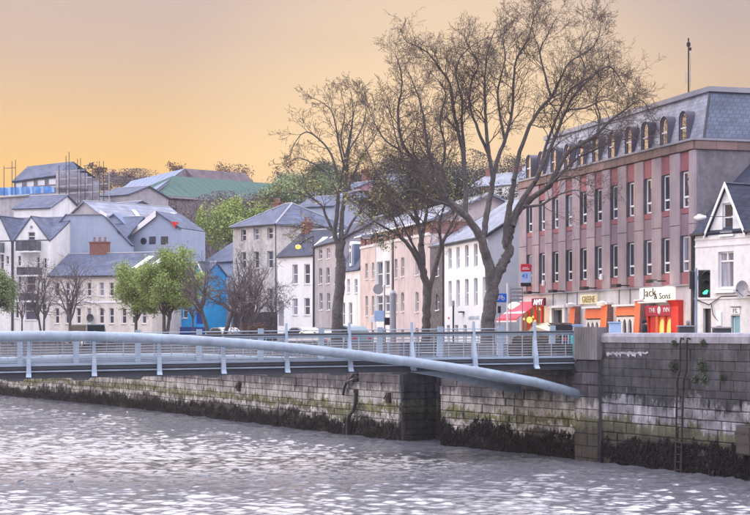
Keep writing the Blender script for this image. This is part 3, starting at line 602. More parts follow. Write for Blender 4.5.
for px in (15, 80, 132, 208, 272, 334, 395, 455): m = MB(); x = bpx(px, 1.5); m.add([(x - .5, .2, dz(x) - .41), (x + .5, .2, dz(x) - .41), (x + .5, WD - .3, dz(x) - .41), (x - .5, WD - .3, dz(x) - .41), (x - .3, .7, dz(x) - .62), (x + .3, .7, dz(x) - .62), (x + .3, WD - .8, dz(x) - .62), (x - .3, WD - .8, dz(x) - .62)], [(0, 1, 5, 4), (1, 2, 6, 5), (2, 3, 7, 6), (3, 0, 4, 7), (4, 5, 6, 7)]); m.build('cross_beam', M['darksteel'], bt)
PN = [28.6, 94, 159, 223, 286.5, 349.6, 412, 474, 534.7, 575.5, -38]; 
for i, px in enumerate(PN):
    x = bpx(px); z = dz(x); m = MB(); last = px > 570; top = 1.62 if 280 < px < 570 else 1.18
    if last: top = 1.12
    w0, w1 = (.105, .045) if not last else (.07, .05)
    sec = [(-.44, -.30, -.46, w0), (-.30, .02, -.44 + .14, w0 * .95), (.1, .10, -.26, w0 * .8), (.8, .13, -.06, w0 * .6), (top, .13, .0, w1)]
    for (za, yb, yf, hw), (zb_, yb2, yf2, hw2) in zip(sec[:-1], sec[1:]):
        m.add([(x - hw, yf, z + za), (x + hw, yf, z + za), (x + hw, yb, z + za), (x - hw, yb, z + za), (x - hw2, yf2, z + zb_), (x + hw2, yf2, z + zb_), (x + hw2, yb2, z + zb_), (x - hw2, yb2, z + zb_)], [(0, 3, 2, 1), (4, 5, 6, 7), (0, 1, 5, 4), (1, 2, 6, 5), (2, 3, 7, 6), (3, 0, 4, 7)])
    m.build('post', M['bridgew'], bt)
for px in (199, 260.5, 321, 379.5, 440, 500, 138, 76, 20, 552):
    x = bpx(px, WD); z = dz(x); m = MB(); prof = [(WD - .1, -.1), (WD + .2, -.1), (WD + .12, .6), (WD - .02, 1.42), (WD - .16, 1.42), (WD - .12, .6)]
    m.extx([(a, b + z) for a, b in prof], x - .12, x + .12); m.build('post', M['bridgew'], bt)
def rail(name, y, h, r, mat, x0=-.02, x1=-34.5, n=6, side='near'):
    m = MB(); xx = [x0 + (x1 - x0) * i / 18 for i in range(19)]; m.tube([(x, y, dz(x) + h) for x in xx], r, n); return m.build(name, M[mat], bt)
for y, x0 in ((.09, -.02), (WD - .05, -2.0)):
    rail('handrail', y - .06, 1.14, .05, 'darksteel', x0); rail('handrail', y + .02, 1.06, .028, 'bridgew', x0)
    rail('handrail', y, 1.30 if y > 1 else 1.0, .02, 'bridgew', x0)
    for k in range(7): rail('wire', y, .17 + k * .115, .011, 'wire', x0, n=4)
    m = MB(); x = x0 - .4
    while x > -34: m.box(x - .012, x + .012, y - .02, y + .02, dz(x) + .05, dz(x) + 1.05); x -= .66 if y < 1 else 1.3
    tag(m.build('baluster', M['bridgew'], bt), kind='stuff')
# big tubes
def tubepts(tab, y): return [(bpx(px, y), y, EYE - (py - HY) / F * (BB.y + bd.y * bpx(px, y) + bd.x * y)) for px, py in tab]
nearT = tubepts([(-160, 345), (-90, 339.5), (0, 336.2), (50, 335.9), (95, 336.4), (140, 337.8), (190, 340.2), (250, 344.3), (300, 348.6), (350, 354.0), (412, 362), (475, 371), (535, 382), (588, 396.5)], -.52)
m = MB(); m.tube(nearT, .205, 18); tb = m.build('main_tube', M['bridge'], bt, smooth=True)
for k in range(1, len(nearT) - 1):
    p = Vector(nearT[k]); dn = (Vector(nearT[k + 1]) - Vector(nearT[k - 1])).normalized(); m = MB(); m.tube([p - dn * .035, p + dn * .035], .214, 18); m.build('weld_collar', M['bridge'], tb, smooth=False)
farT = tubepts([(-150, 372), (0, 362), (100, 358), (190, 358), (280, 361), (350, 364), (405, 366.5), (460, 376.5), (522, 390)], WD + .35)
m = MB(); m.tube(farT, .205, 16); m.build('main_tube', M['bridge'], bt, smooth=True)
e = Vector(nearT[-1]); m = MB(); m.lathe([(.0, .02), (.33, .02), (.33, .1), (.0, .1)], 16, 'x', (e.x + .05, e.y, e.z + .02)); m.build('end_plate', M['dish'], bt)
# seat struts that carry the near tube
m = MB(); m.box(-.06, .06, .0, .5, dz(0) - .1, dz(0) + 1.0); m.build('end_frame', M['teals'], bt)
for o_ in (.9, 1.7): 
    m = MB(); m.box(-.03, .03, o_, o_ + .06, dz(0), dz(0) + 1.1); m.build('end_frame', M['bridgew'], bt)
# pillar at the landing
q0, d0, n0 = along(QR, 578.5); q1, d1, n1 = along(QR, 602)
L_ = (q1 - q0).length; dd = (q1 - q0).normalized()
pl = thing('bridge_pillar', 'broad stone pillar at the end of the footbridge, taller than the quay wall beside it', 'pillar', (q0.x, q0.y, 0), math.atan2(dd.y, dd.x))
m = MB(); m.add([(0, -.14, -1), (L_, -.14, -1), (L_, 1.2, -1), (0, 1.2, -1), (0, -.14, 4.35), (L_, -.14, 4.35), (L_, 1.2, 4.35), (0, 1.2, 4.35)], [(0, 1, 5, 4), (1, 2, 6, 5), (2, 3, 7, 6), (3, 0, 4, 7), (4, 5, 6, 7)]); m.build('shaft', MORT, pl)
for k in range(9):
    z0, z1 = -.4 + k * .525, -.4 + (k + 1) * .525; off = .0 if k % 2 else .45; cuts = [0, .62 + off * .5, L_] if L_ < 1.6 else [0, .55 + off, L_]
    for a, b in zip(cuts[:-1], cuts[1:]): mm = MB(); mm.bbox(a + .01, b - .01, -.22 + random.uniform(-.01, .02), -.12, z0 + .012, z1 - .012, .025); mm.build('stone', STL if k > 3 else STR, pl)
m = MB(); 
for k in range(9): a = L_ * k / 9; m.box(a + .006, a + L_ / 9 - .006, -.26, -.2, 4.36, 5.76)
m.box(0, L_, -.2, .25, 4.36, 5.75); m.build('cladding', M['slabm'], pl)
# ================================================================== THE LONG PINK FOUR STOREY BUILDING
fc = Fac(519, 98.8, 694.3, 77.0); Lp = fc.L; Hc = 10.12
t = fc.root('pink_office_building', 'long pink and grey four storey building with mansard roof and arched dormers over orange shopfronts', 'building')
cols = [684, 665, 646.6, 628.5]; s0 = Lp - fc.u(684.3); us = [Lp - (s0 + 2.0 * k) for k in range(11)]
zt1, zt0 = 13.16 - GR, 11.42 - GR; zm1, zm0 = 10.1 - GR, 8.38 - GR; zb = 3.38; bw = .47
holes = [(u - bw, u + bw, a, b) for u in us for a, b in ((zt0, zt1), (zm0, zm1)) if u > bw]
# bay plane is 0.2 m behind the pilasters
mb = wall_mb(Lp, 9.7, 12, [(a, b, c, d) for a, b, c, d in holes], rev=.10, y0=.12, z0=zb)
mb.build('wall', M['grey'], t)
for i, u in enumerate(us):
    for a, b, mt in ((zb + .02, zm0 - .01, 'redpanel'), (zm1 + .01, zt0 - .3, 'spandrel'), (zt0 - .28, zt0 - .01, 'redpanel'), (zt1 + .01, 9.66, 'redpanel')):
        if u - bw < 0: continue
        m = MB(); m.bbox(u - bw + .01, u + bw - .01, .06, .118, a, b, .015); m.build('panel', M[mt], t)
edges = [0] + [e for u in reversed(us) for e in (u - bw, u + bw)] + [Lp]
PM = {}
for i in range(0, len(edges) - 1, 2):
    a, b = edges[i], edges[i + 1]
    if b - a < .05: continue
    for z0, z1 in ((zb + .01, 6.2), (6.215, 9.67)):
        m = MB(); m.bbox(a, b, -.02, .2, z0, z1, .03); m.build('pilaster', M['concrete'], t)
refl = {0: 1, 2: 1, 3: 1}
for i, u in enumerate(us):
    if u - bw < 0: continue
    for j, (a, b) in enumerate(((zt0, zt1), (zm0, zm1))):
        g = None
        if j == 0 and i in (2, 3, 8, 9): g = GREFL
        elif j == 0 and i == 0: g = GREFL
        window(t, u - bw + .04, u + bw - .02, a + .02, b - .02, .17, gl=g, style='low', sill=False)
        m = MB(); m.box(u - bw + .002, u - bw + .035, -.0, .21, a, b); m.build('window_lining', M['dorm'], t)
# tile band and cornice
n = 27
for k in range(n):
    a, b = Lp * k / n, Lp * (k + 1) / n; m = MB(); m.bbox(a + .008, b - .008, -.08, .2, 9.7, 10.1, .012); m.build('tile', M['tileband'], t)
nb = 11
for k in range(nb): m = MB(); m.box(Lp + .002, Lp + .09, .02 + 12 * k / nb, .01 + 12 * (k + 1) / nb, 9.7, 10.1); m.build('tile', M['tileband'], t)
m = MB(); m.box(-.1, Lp + .14, -.16, 12.1, 10.105, 10.2); m.build('cornice', M['lead'], t)
# mansard : front and right end slope
i0, i1, zr0, zr1 = 1.02, 1.72, 10.2, 12.68
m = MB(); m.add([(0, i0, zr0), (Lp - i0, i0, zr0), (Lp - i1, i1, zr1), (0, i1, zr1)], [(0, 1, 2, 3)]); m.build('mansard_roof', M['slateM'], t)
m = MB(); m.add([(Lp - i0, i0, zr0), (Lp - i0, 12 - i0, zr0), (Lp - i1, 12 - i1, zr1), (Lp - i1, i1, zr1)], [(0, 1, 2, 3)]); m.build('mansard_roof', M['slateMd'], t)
m = MB(); m.add([(0, i0, zr0), (0, 12 - i0, zr0), (0, 12 - i1, zr1), (0, i1, zr1)], [(0, 3, 2, 1)]); m.build('mansard_roof', M['slateM'], t)
m = MB(); m.box(-.05, Lp - i1 + .12, i1 - .14, 12 - i1, zr1, zr1 + .24); m.build('roof_edge', M['lead'], t)
m = MB(); m.tube([(Lp - i0, i0 - .02, zr0), (Lp - i1, i1 - .02, zr1)], .06, 6); m.build('hip_roll', M['darksteel'], t)
def dormer(u):
    y0, z0, z1, hw = 1.0, 10.3, 11.85, .38; k = 10
    arc = [(u + hw * math.cos(math.pi * i / k), z1 - hw + hw * math.sin(math.pi * i / k) * 1.05) for i in range(k + 1)]
    prof = [(u - hw, z0), (u + hw, z0)] + arc; inn = [(u + (x - u) * .78, z0 + .07 + (z - z0) * .915) for x, z in prof]
    m = MB(); n = len(prof)
    m.add([(x, y0, z) for x, z in prof] + [(x, y0, z) for x, z in inn] + [(x, y0 + .06, z) for x, z in inn], [(i, (i + 1) % n, (i + 1) % n + n, i + n) for i in range(n)] + [(i + n, (i + 1) % n + n, (i + 1) % n + 2 * n, i + 2 * n) for i in range(n)])
    d = m.build('dormer', M['dorm'], t)
    c = MB(); o2 = [(u + (x - u) * 1.09, z + .03 * (z > z1 - hw)) for x, z in prof[1:]] + [(u - hw * 1.09, z0)]
    c.add([(x, y0 - .05, z) for x, z in o2] + [(x, 1.56, z) for x, z in o2], [(i, i + 1, i + 1 + len(o2), i + len(o2)) for i in range(len(o2) - 1)]); c.build('dormer_hood', M['dorm'], d)
    g = MB(); g.add([(x, y0 + .05, z) for x, z in inn], [tuple(range(n))]); g.build('pane', GREFL, d)
    f = MB(); f.box(u - hw * .76, u + hw * .76, y0 - .005, y0 + .045, z0 + .74, z0 + .80); f.box(u - hw * .74, u + hw * .74, y0 + .0, y0 + .045, z0 + .075, z0 + .12)
    f.build('glazing_bar', M['trim'], d)
for px in (683.5, 664.5, 645.5, 629, 612, 596, 581, 567.5, 554, 541, 529):
    dormer(fc.u(px, 1.0))
# aerial
m = MB(); ux = fc.u(688.5, 2.2)
at_ = thing('roof_aerial', 'tall thin roof aerial mast with a small comb antenna on the mansard building', 'aerial', (fc.A.x + fc.d.x * ux + fc.n.x * 2.2, fc.A.y + fc.d.y * ux + fc.n.y * 2.2, GR + 12.9), fc.rz)
m = MB(); m.tube([(0, 0, 0), (0, 0, 2.65)], .035, 6); m.build('mast', M['black'], at_)
m = MB(); m.lathe([(.0, 2.5), (.1, 2.5), (.1, 2.68), (.04, 2.75), (.04, 2.9), (0, 2.95)], 8); m.build('mast_head', M['black'], at_)
m = MB(); m.lathe([(0, 2.28), (.09, 2.28), (.09, 2.42), (0, 2.42)], 8, c=(.13, 0, 0)); m.build('camera_pod', M['black'], at_)
for k in range(7): m = MB(); z = .72 + k * .09; m.tube([(-.38, 0, z), (.28, 0, z)], .009, 4); m.build('antenna_rod', M['galv'], at_)
for x in (-.3, .2): m = MB(); m.tube([(x, 0, .7), (x, 0, 1.28)], .009, 4); m.build('antenna_rod', M['galv'], at_)
m = MB(); m.tube([(.02, 0, 2.3), (.22, 0, 1.8), (.16, 0, .2)], .008, 4); m.build('cable', M['black'], at_)
# ---- ground floor
fasc = wall_mb(Lp, zb, 12, [(fc.u(553.5), fc.u(564), 0, fc.z(310, fc.u(559))), (fc.u(586), fc.u(603), .1, 2.35), (fc.u(616), fc.u(638), .1, 2.35), (fc.u(647.5), fc.u(675.5), .02, 2.75), (.5, fc.u(544), .1, 2.7)], rev=.35, y0=.02)
fasc.build('shop_wall', M['fascia'], t)
m = MB(); m.box(0, Lp + .03, -.10, .06, zb - .05, zb + .02); m.build('string_course', M['lead'], t)
for px in (553, 567, 577, 619, 630): m = MB(); u = fc.u(px); m.box(u - .03, u + .03, -.03, .03, zb - 1.0, zb - .06); m.build('panel_joint', M['lead'], t)
a, b = fc.u(551.5), fc.u(566.5); zd = fc.z(310, fc.u(559))
m = MB(); m.box(a, fc.u(553.5), -.12, .1, 0, zd + .12); m.box(fc.u(564), b, -.12, .1, 0, zd + .12); m.box(a - .1, b + .1, -.2, .1, zd + .12, zd + .26); m.build('door_surround', M['trim'], t)
m = MB(); m.box(fc.u(553.5), fc.u(564), .30, .35, 0, zd); dr = m.build('door', M['cabinet'], t); m = MB(); m.lathe([(0, 0), (.03, 0), (.03, .06), (0, .06)], 8, 'y', (fc.u(562.5), .23, 1.05)); m.build('handle', M['galv'], dr)
for py in (314.5, 319.5): m = MB(); u = fc.u(570); z = fc.z(py, u); m.bbox(u - .22, u + .22, -.03, .018, z - .09, z + .09, .01); m.build('name_plate', M['dish'], t)
def orange_pier(pa, pb, ptop, dep, mat='orange'):
    a, b = fc.u(pa), fc.u(pb); zt = fc.z(ptop, (a + b) / 2); m = MB()
    pf = [(-.02, 0), (-dep * .85, 0), (-dep * .8, zt * .4), (-dep * .66, zt * .75), (-dep * .6, zt), (-.02, zt)]; m.extx(pf, a, b); o = m.build('shop_pier', M[mat], t); m = MB(); m.extx(pf, b + .002, b + .03); m.build('pier_side', M['redbrick'], o)
    m = MB(); m.box(a - .05, b + .05, -dep * .6 - .06, -.02, zt, zt + .08); m.build('pier_cap', M['trim'], t)
# tapering orange piers
for pa, pb, pt in ((574.5, 580, 306.5), (606.5, 612.5, 304.5), (640.5, 646, 301)): orange_pier(pa, pb, pt, .5)
for (pa, pb, pt, pbm) in ((586, 603.5, 309, 318.5), (616.5, 638, 307, 315.5)):
    a, b = fc.u(pa), fc.u(pb); z1, z0 = fc.z(pt, (a + b) / 2), fc.z(pbm, (a + b) / 2)
    m = MB(); m.add([(a, -.02, z1), (b, -.02, z1), (b, -.10, z0), (a, -.10, z0), (a, .0, z1 - .05), (b, .0, z1 - .05), (b, -.0, z0), (a, -.0, z0)], [(0, 1, 2, 3), (1, 5, 6, 2), (0, 3, 7, 4), (3, 2, 6, 7)]); m.build('orange_canopy', M['orange'], t)
    m = MB(); m.box(a - .12, b + .12, -.22, -.04, z1 + .04, z1 + .14); m.build('canopy_light', M['trim'], t)
    # arched windows
    nA = 4; wd = (b - a) / nA; z1 = z0 - .06
    for k in range(nA):
        u = a + wd * (k + .5); hw = wd * .36; arc = [(u + hw * math.cos(math.pi * i / 8), z1 - .12 - hw * 1.9 + hw * 1.9 * math.sin(math.pi * i / 8)) for i in range(9)]
        inn = [(u - hw, .12), (u + hw, .12)] + arc; out_ = [(u - wd / 2, .1), (u + wd / 2, .1)] + [(u + wd / 2 * (1 - 2 * i / 8), z1) for i in range(9)]
        n = len(inn); m = MB(); m.add([(x, .0, z) for x, z in out_] + [(x, .0, z) for x, z in inn] + [(x, .12, z) for x, z in inn], [(i, (i + 1) % n, (i + 1) % n + n, i + n) for i in range(n)] + [(i + n, (i + 1) % n + n, (i + 1) % n + 2 * n, i + 2 * n) for i in range(n)])
        o = m.build('window', M['trim'], t); g = MB(); g.add([(x, .1, z) for x, z in inn], [tuple(range(n))]); g.build('pane', GL[3], o)
        g = MB(); g.box(u - hw, u + hw, .02, .09, z1 - 1.05, z1 - 1.0); g.build('glazing_bar', M['trim'], o)
# gilt sign and red shop
u = fc.u(589.5); z = fc.z(299.3, u); hw = (fc.u(598) - fc.u(581)) / 2
m = MB(); m.bbox(u - hw, u + hw, -.06, .015, z - .26, z + .26, .02); sg = m.build('shop_sign', M['palecream'], t); panel_text(sg, 'GREENE', .50, u, -.068, z - .02, M['gold'], sx=.95)
a, b = fc.u(642.5), fc.u(675.5); z1, z0 = fc.z(287.6, a), fc.z(301.5, a); z1 = min(z1, zb - .06)
m = MB(); m.bbox(a, b, -.16, .015, z0, z1, .02); sg = m.build('shop_sign', LSIGN, t); sg['label'] = 'lit white shop sign with black lettering'
panel_text(sg, 'Jack', .60, a + (b - a) * .32, -.175, z0 + (z1 - z0) * .62, M['black'], sx=1.5); panel_text(sg, '& Sons', .44, a + (b - a) * .70, -.175, z0 + (z1 - z0) * .32, M['black'], sx=1.5)
rx0, rx1 = fc.u(647.5), fc.u(675.5)
for (pa, pb, pt) in ((641.5, 647.4, 301.5),): pass
m = MB(); m.extx([(.015, 0), (-.25, 0), (-.25, fc.z(301, fc.u(681)) - .25), (-.45, fc.z(300, fc.u(681))), (.015, fc.z(300, fc.u(681)))], fc.u(675.6), fc.u(683)); m.build('shop_pier', M['redpaint'], t)
m = MB(); m.box(rx0, rx1, -.14, .015, fc.z(315.5, rx1), fc.z(305, rx1)); fb = m.build('shop_fascia', M['crimson'], t)
zc_ = fc.z(310.2, (rx0 + rx1) / 2); panel_text(fb, 'THE', .32, rx0 + (rx1 - rx0) * .27, -.15, zc_, M['signwhite'], sx=1.2); panel_text(fb, 'INN', .32, rx0 + (rx1 - rx0) * .78, -.15, zc_, M['signwhite'], sx=1.2)
m = MB(); m.lathe([(0, -.16), (.17, -.16), (.19, -.15), (0, -.15)], 14, 'y', (rx0 + (rx1 - rx0) * .52, 0, zc_)); o = m.build('emblem', M['signwhite'], fb)
m = MB(); m.tube([(rx0, -.5, fc.z(303, rx1) + .06), (rx1, -.5, fc.z(303, rx1) + .06)], .05, 6); m.build('canopy_light', M['trim'], t)
m = MB(); x_ = rx0
zt = fc.z(315.6, rx1)
for k, (f0, f1, mt) in enumerate(((0, .09, 'redpaint'), (.36, .44, 'orange'), (.66, .70, 'redpaint'), (.95, 1, 'redpaint'))):
    m = MB(); m.box(rx0 + (rx1 - rx0) * f0, rx0 + (rx1 - rx0) * f1, -.1, .01, .02, zt); m.build('door_post', M[mt], t)
m = MB(); m.box(rx0 + (rx1 - rx0) * .09, rx0 + (rx1 - rx0) * .36, .0, .015, .02, zt); m.build('door', M['redpaint'], t)
for f0, f1 in ((.44, .66), (.70, .95)):
    m = MB(); a_0, b_0 = rx0 + (rx1 - rx0) * f0, rx0 + (rx1 - rx0) * f1; m.box(a_0, b_0, -.03, .01, .02, .6); m.build('stall_riser', M['redpaint'], t)
    hw = (b_0 - a_0) / 2; uc = (a_0 + b_0) / 2; m = MB(); m.add([(a_0 + .03, -.02, .6), (b_0 - .03, -.02, .6)] + [(uc + (hw - .03) * math.cos(math.pi * i / 8), -.02, zt - .7 + .55 * math.sin(math.pi * i / 8)) for i in range(9)], [tuple(range(11))]); m.build('lit_window', GLIT, t)
    m = MB(); m.box(a_0, b_0, -.005, .01, .6, zt); m.build('window_back', M['orange'], t)
# floodlights on arms over the fascia
for px, py in ((652, 281), (616.5, 285.5), (584.5, 288), (553, 291), (528, 292.5)):
    u = fc.u(px, -.7); z = fc.z(py, u, -.7); m = MB(); m.box(u - .35, u + .35, -.85, -.6, z - .09, z + .07); m.box(u - .05, u + .05, -.6, .0, z - .03, z + .03); m.build('floodlight', M['blackp'], t)
u = fc.u(545); m = MB(); m.lathe([(0, 0), (.1, .02), (.1, .3), (0, .34)], 8, c=(u, -.1, fc.z(286, u))); m.build('wall_lamp', M['signwhite'], t)
u = fc.u(603); m = MB(); m.lathe([(0, 0), (.1, .02), (.1, .3), (0, .34)], 8, c=(u, -.1, fc.z(280, u))); m.build('wall_lamp', M['signwhite'], t)
for px, py in ((571, 305), (602, 303.5)): u = fc.u(px, -.4); z = fc.z(py, u, -.4); m = MB(); m.lathe([(0, -.16), (.26, -.12), (.3, .05), (0, .16)], 12, c=(u, -.4, z)); m.build('globe_lamp', M['signwhite'], t)
# convenience shop: awning, sign, lights
a, b = fc.u(519.5) + .1, fc.u(541)
m = MB(); z1, z0 = 2.95, 1.95; dep = 1.5
m.add([(a, 0, z1), (b, 0, z1), (b, -dep, z0), (a, -dep, z0), (a, -dep, z0 - .22), (b, -dep, z0 - .22), (a, 0, z1 - .06), (b, 0, z1 - .06), (b, -dep + .03, z0 - .03), (a, -dep + .03, z0 - .03)], [(0, 1, 2, 3), (3, 2, 5, 4), (6, 9, 8, 7), (0, 3, 9, 6), (1, 7, 8, 2)])
aw = m.build('awning', M['awning'], t)
m = MB(); m.add([(a, -dep * .62, z1 - (z1 - z0) * .62 + .012), (b, -dep * .62, z1 - (z1 - z0) * .62 + .012), (b, -dep * .72, z1 - (z1 - z0) * .72 + .012), (a, -dep * .72, z1 - (z1 - z0) * .72 + .012)], [(0, 1, 2, 3)]); m.build('awning_stripe', M['awnw'], aw)
m = MB(); m.box(a, b, -dep - .008, -dep - .003, z0 - .21, z0 - .13); m.build('awning_stripe', M['awnw'], aw)
m = MB(); m.box(a + .3, b, .33, .36, .1, 2.7); m.build('shop_window', GSHOP, t)
for k in range(4): m = MB(); x = a + .3 + (b - a - .3) * k / 3; m.box(x - .04, x + .04, .0, .1, .1, 2.7); m.build('shop_mullion', M['redpaint'], t)
u = fc.u(538.5, -.5); z = fc.z(302, u, -.5); m = MB(); m.bbox(u - .95, u + .95, -.56, -.42, z - .22, z + .22, .02); s_ = m.build('shop_sign', M['maroon'], t); s_['label'] = 'small maroon shop sign with white letters'; panel_text(s_, 'AMY', .46, u + .1, -.575, z - .02, LPINK, sx=1.5)
u = fc.u(529.5, -.9); z = fc.z(320, u, -.9); m = MB(); m.lathe([(0, -.2), (.13, -.12), (.17, .0), (.12, .14), (0, .2)], 12, c=(u, -.9, z)); m.build('lantern', LWARM, t)
for k, (px, py) in enumerate(((524, 319), (535, 321), (533, 317))): u = fc.u(px, -.6); z = fc.z(py, u, -.6); m = MB(); m.lathe([(0, -.08), (.07, 0), (0, .08)], 8, c=(u, -.6, z)); m.build('lantern', LWARM, t)
# projecting oval lit sign at the corner of the shop
u = fc.u(514.5, 0); 
def W3(px, py, Y): return W(px, py, Y)
p = W(514.8, 306.3, 98.2); o2 = thing('oval_sign', 'glowing oval lit sign above the red awning', 'sign', p, fc.rz * .15)
m = MB(); m.lathe([(0, -.08), (.36, -.08), (.40, 0), (.36, .08), (0, .08)], 18, 'y'); o3 = m.build('panel', LWHITE, o2); o3.scale = (1, 1, .62)
m = MB(); m.tube([(.38, 0, 0), (.75, .1, 0)], .03, 6); m.build('bracket', M['black'], o2)
def glow(name, px, py, Y, e, col, r=.12, dy=0):
    l = bpy.data.lights.new(name, 'POINT'); l.energy = e; l.color = col; l.shadow_soft_size = r; o_ = bpy.data.objects.new(name, l); COL.objects.link(o_); o_.location = W(px, py, Y + dy)
glow('shop_lantern_light', 529.5, 322, 95.4, 60, (1, .62, .25)); glow('awning_light', 518, 312, 96.5, 40, (1, .75, .5)); glow('sign_flood_light', 658, 283, 79.3, 12, (1, .92, .75)); glow('shopfront_light', 667, 318, 77.9, 16, (1, .6, .2)); glow('restaurant_light', 594, 314, 85.5, 16, (1, .7, .4)); glow('gilt_sign_light', 589, 291, 86.2, 14, (1, .9, .7))
glow('street_lamp_light', 296, 249.5, 150.2, 70, (1, .55, .15))
# hoarding and banner on brackets near the left end of the long building
def board(name, label, px, py0, py1, wpx, Y, parts, cat='sign', rz=R(-12)):
    p = W(px, py1, Y); t_ = thing(name, label, cat, p, rz); H = (py1 - py0) / F * Y; wd = wpx / F * Y; z = 0
    for fr, mt, nm in parts: m = MB(); m.bbox(-wd / 2, wd / 2, -.05, .05, z * H, (z + fr) * H, .012); m.build(nm, mt, t_); z += fr
    m = MB(); m.tube([(wd / 2 - .02, .0, H * .9), (wd / 2 + .35, .2, H * .9)], .025, 6); m.tube([(wd / 2 - .02, .0, H * .1), (wd / 2 + .35, .2, H * .1)], .025, 6); m.build('bracket', M['black'], t_)
    return t_, wd, H
tb_, wd, H = board('advertising_board', 'projecting board, red above pale blue above black, on the left corner of the pink building', 526, 264, 286.5, 10.5, 97.2, [(.16, M['blackp'], 'lower_panel'), (.50, M['paleblue'], 'middle_panel'), (.34, M['signred'], 'upper_panel')])
panel_text(tb_, '43', .36, -.06, -.062, H * .46, M['signblue'], sx=1.0, ext=.004); m = MB(); m.box(-wd * .36, wd * .32, -.058, -.051, H * .76, H * .79); m.box(-wd * .3, wd * .2, -.058, -.051, H * .83, H * .85); m.build('printed_line', M['signwhite'], tb_)
# louvre sign
p = W(516.5, 301, 92); lv = thing('slatted_board', 'grey board of four horizontal slats on posts beside the awning', 'board', p, R(-8)); 
for k in range(4): m = MB(); m.bbox(-.36, .36, -.03, .03, .02 + k * .2, .14 + k * .2, .01); m.build('slat', M['lead'], lv)
for x in (-.33, .33): m = MB(); m.box(x - .03, x + .03, .03, .08, -(p.z - GR) - .02, .8); m.build('post', M['galv'], lv)

# ================================================================== WHITE GABLED HOUSE, RIGHT
fb_ = Fac(695, 76.3, 800, 70.86); L_ = fb_.L; He = 10.05 - GR
t = fb_.root('white_house', 'white rendered house with steep slate roof and a gabled dormer wall at the right edge', 'house')
rows = winpx(fb_, [(725.8, 15.5, 251.5, 288)]); dv = winpx(fb_, [(707, 8, 308.5, 336)])[0]; d2 = winpx(fb_, [(735.5, 9, 315.5, 338)])[0]
hs = rows + [(dv[0], dv[1], .02, dv[3]), (d2[0], d2[1], .02, d2[3])] + [(L_ - 2.6, L_ - 1.8, 3.0, 4.6)]
wall_mb(L_, He, 8.2, hs, rev=.2).build('wall', M['white'], t)
for a, b, c, d in rows: window(t, a, b, c, d, .13, gl=GL[2], style='top')
window(t, L_ - 2.6, L_ - 1.8, 3.0, 4.6, .13)
m = MB(); m.box(dv[0], dv[1], .15, .2, .02, dv[3]); m.build('door', M['blackp'], t)
m = MB(); m.box(d2[0], d2[1], .12, .17, .02, d2[3]); dd_ = m.build('door', M['teal'], t); dd_['label'] = 'pale teal door under the small sign'
m = MB(); m.box(d2[0] + .1, d2[0] + .14, .09, .12, .1, d2[3] - .1); m.build('door_rail', M['trim'], dd_)
gc = fb_.u(727); ga, gb = fb_.u(707.5), fb_.u(745.5); pk = fb_.z(184.5, gc); w0, w1 = fb_.u(722.3), fb_.u(732.8)
front_gable(t, ga, gb, He, pk, 4.0, M['white'], M['slate'], win=(w0, w1, He + .05, fb_.z(203, gc)), over=.12, bargem='trim', ix=gc)
slopes(t, L_, 8.2, He, 4.15, M['slate'], over=.12, wallmat=M['white'])
gutter(t, -.1, ga - .05, -.2, He - .02); gutter(t, gb + .1, L_, -.2, He - .02); downpipe(t, -.12, 0, He); m = MB(); m.box(-.28, -.02, .0, .3, 0, He); m.build('corner_pipe_box', M['gutter'], t)
for z in (fb_.z(237.5, gc), fb_.z(244.5, gc)): m = MB(); m.box(0, L_, -.035, -.001, z - .05, z + .03); m.build('string_course', M['white'], t)
m = MB(); z = fb_.z(236.5, gc); m.box(w0 - .12, w1 + .12, -.12, -.037, z, z + .1); m.build('sill', M['trim'], t)
m = MB(); z = fb_.z(297.5, gc); m.box(0, L_, -.05, -.001, z - .06, z + .02); m.build('string_course', M['white'], t)
a, b = rows[0][0], rows[0][1]; m = MB(); m.box(a - .15, b + .15, -.16, -.001, rows[0][2] - .22, rows[0][2] - .09); m.build('sill', M['trim'], t)
u = fb_.u(736); z = fb_.z(311, u); m = MB(); m.bbox(u - .27, u + .27, -.04, -.001, z - .14, z + .16, .01); s_ = m.build('door_sign', M['signwhite'], t); panel_text(s_, 'FS.', .26, u, -.05, z, M['black'], sx=1.1, ext=.004)
m = MB(); m.box(u - .3, u + .3, -.1, -.001, z + .18, z + .22); m.build('sign_hood', M['lead'], t)
u = fb_.u(719.3); m = MB(); m.bbox(u - .17, u + .17, -.06, -.001, fb_.z(326, u), fb_.z(312, u), .015); m.build('meter_box', M['signwhite'], t)
m = MB(); z = fb_.z(297, u); m.tube([(fb_.u(697), -.05, z - .1), (fb_.u(710), -.07, z - .35), (fb_.u(722), -.05, z + .02), (L_, -.05, z + .05)], .022, 5); m.tube([(fb_.u(712), -.05, z - .3), (fb_.u(714), -.06, z - .8), (fb_.u(719), -.05, z - 1.1)], .02, 5); m.build('cable', M['black'], t)
def dish(px, py, r, f, root, y=-.35, mat='dish', arm=True):
    u = f.u(px, y); z = f.z(py, u, y); m = MB(); m.lathe([(r, -.09), (r * .75, -.03), (r * .4, .02), (0, .04)], 16, 'y', (u, y, z)); m.lathe([(0, .05), (r * .4, .03), (r * .75, -.02), (r, -.09)], 16, 'y', (u, y, z)); o = m.build('satellite_dish', M[mat], root, smooth=True)
    m = MB(); m.tube([(u, y + .03, z), (u, -.02, z - .1)], .025, 6); m.tube([(u, y, z - r * .8), (u - .1, y - .3, z - .05)], .012, 5); m.lathe([(0, -.03), (.04, -.03), (.04, .04), (0, .04)], 6, c=(u - .1, y - .3, z - .05)); m.build('dish_arm', M['black'], o)
dish(743.5, 289.5, .40, fb_, t)
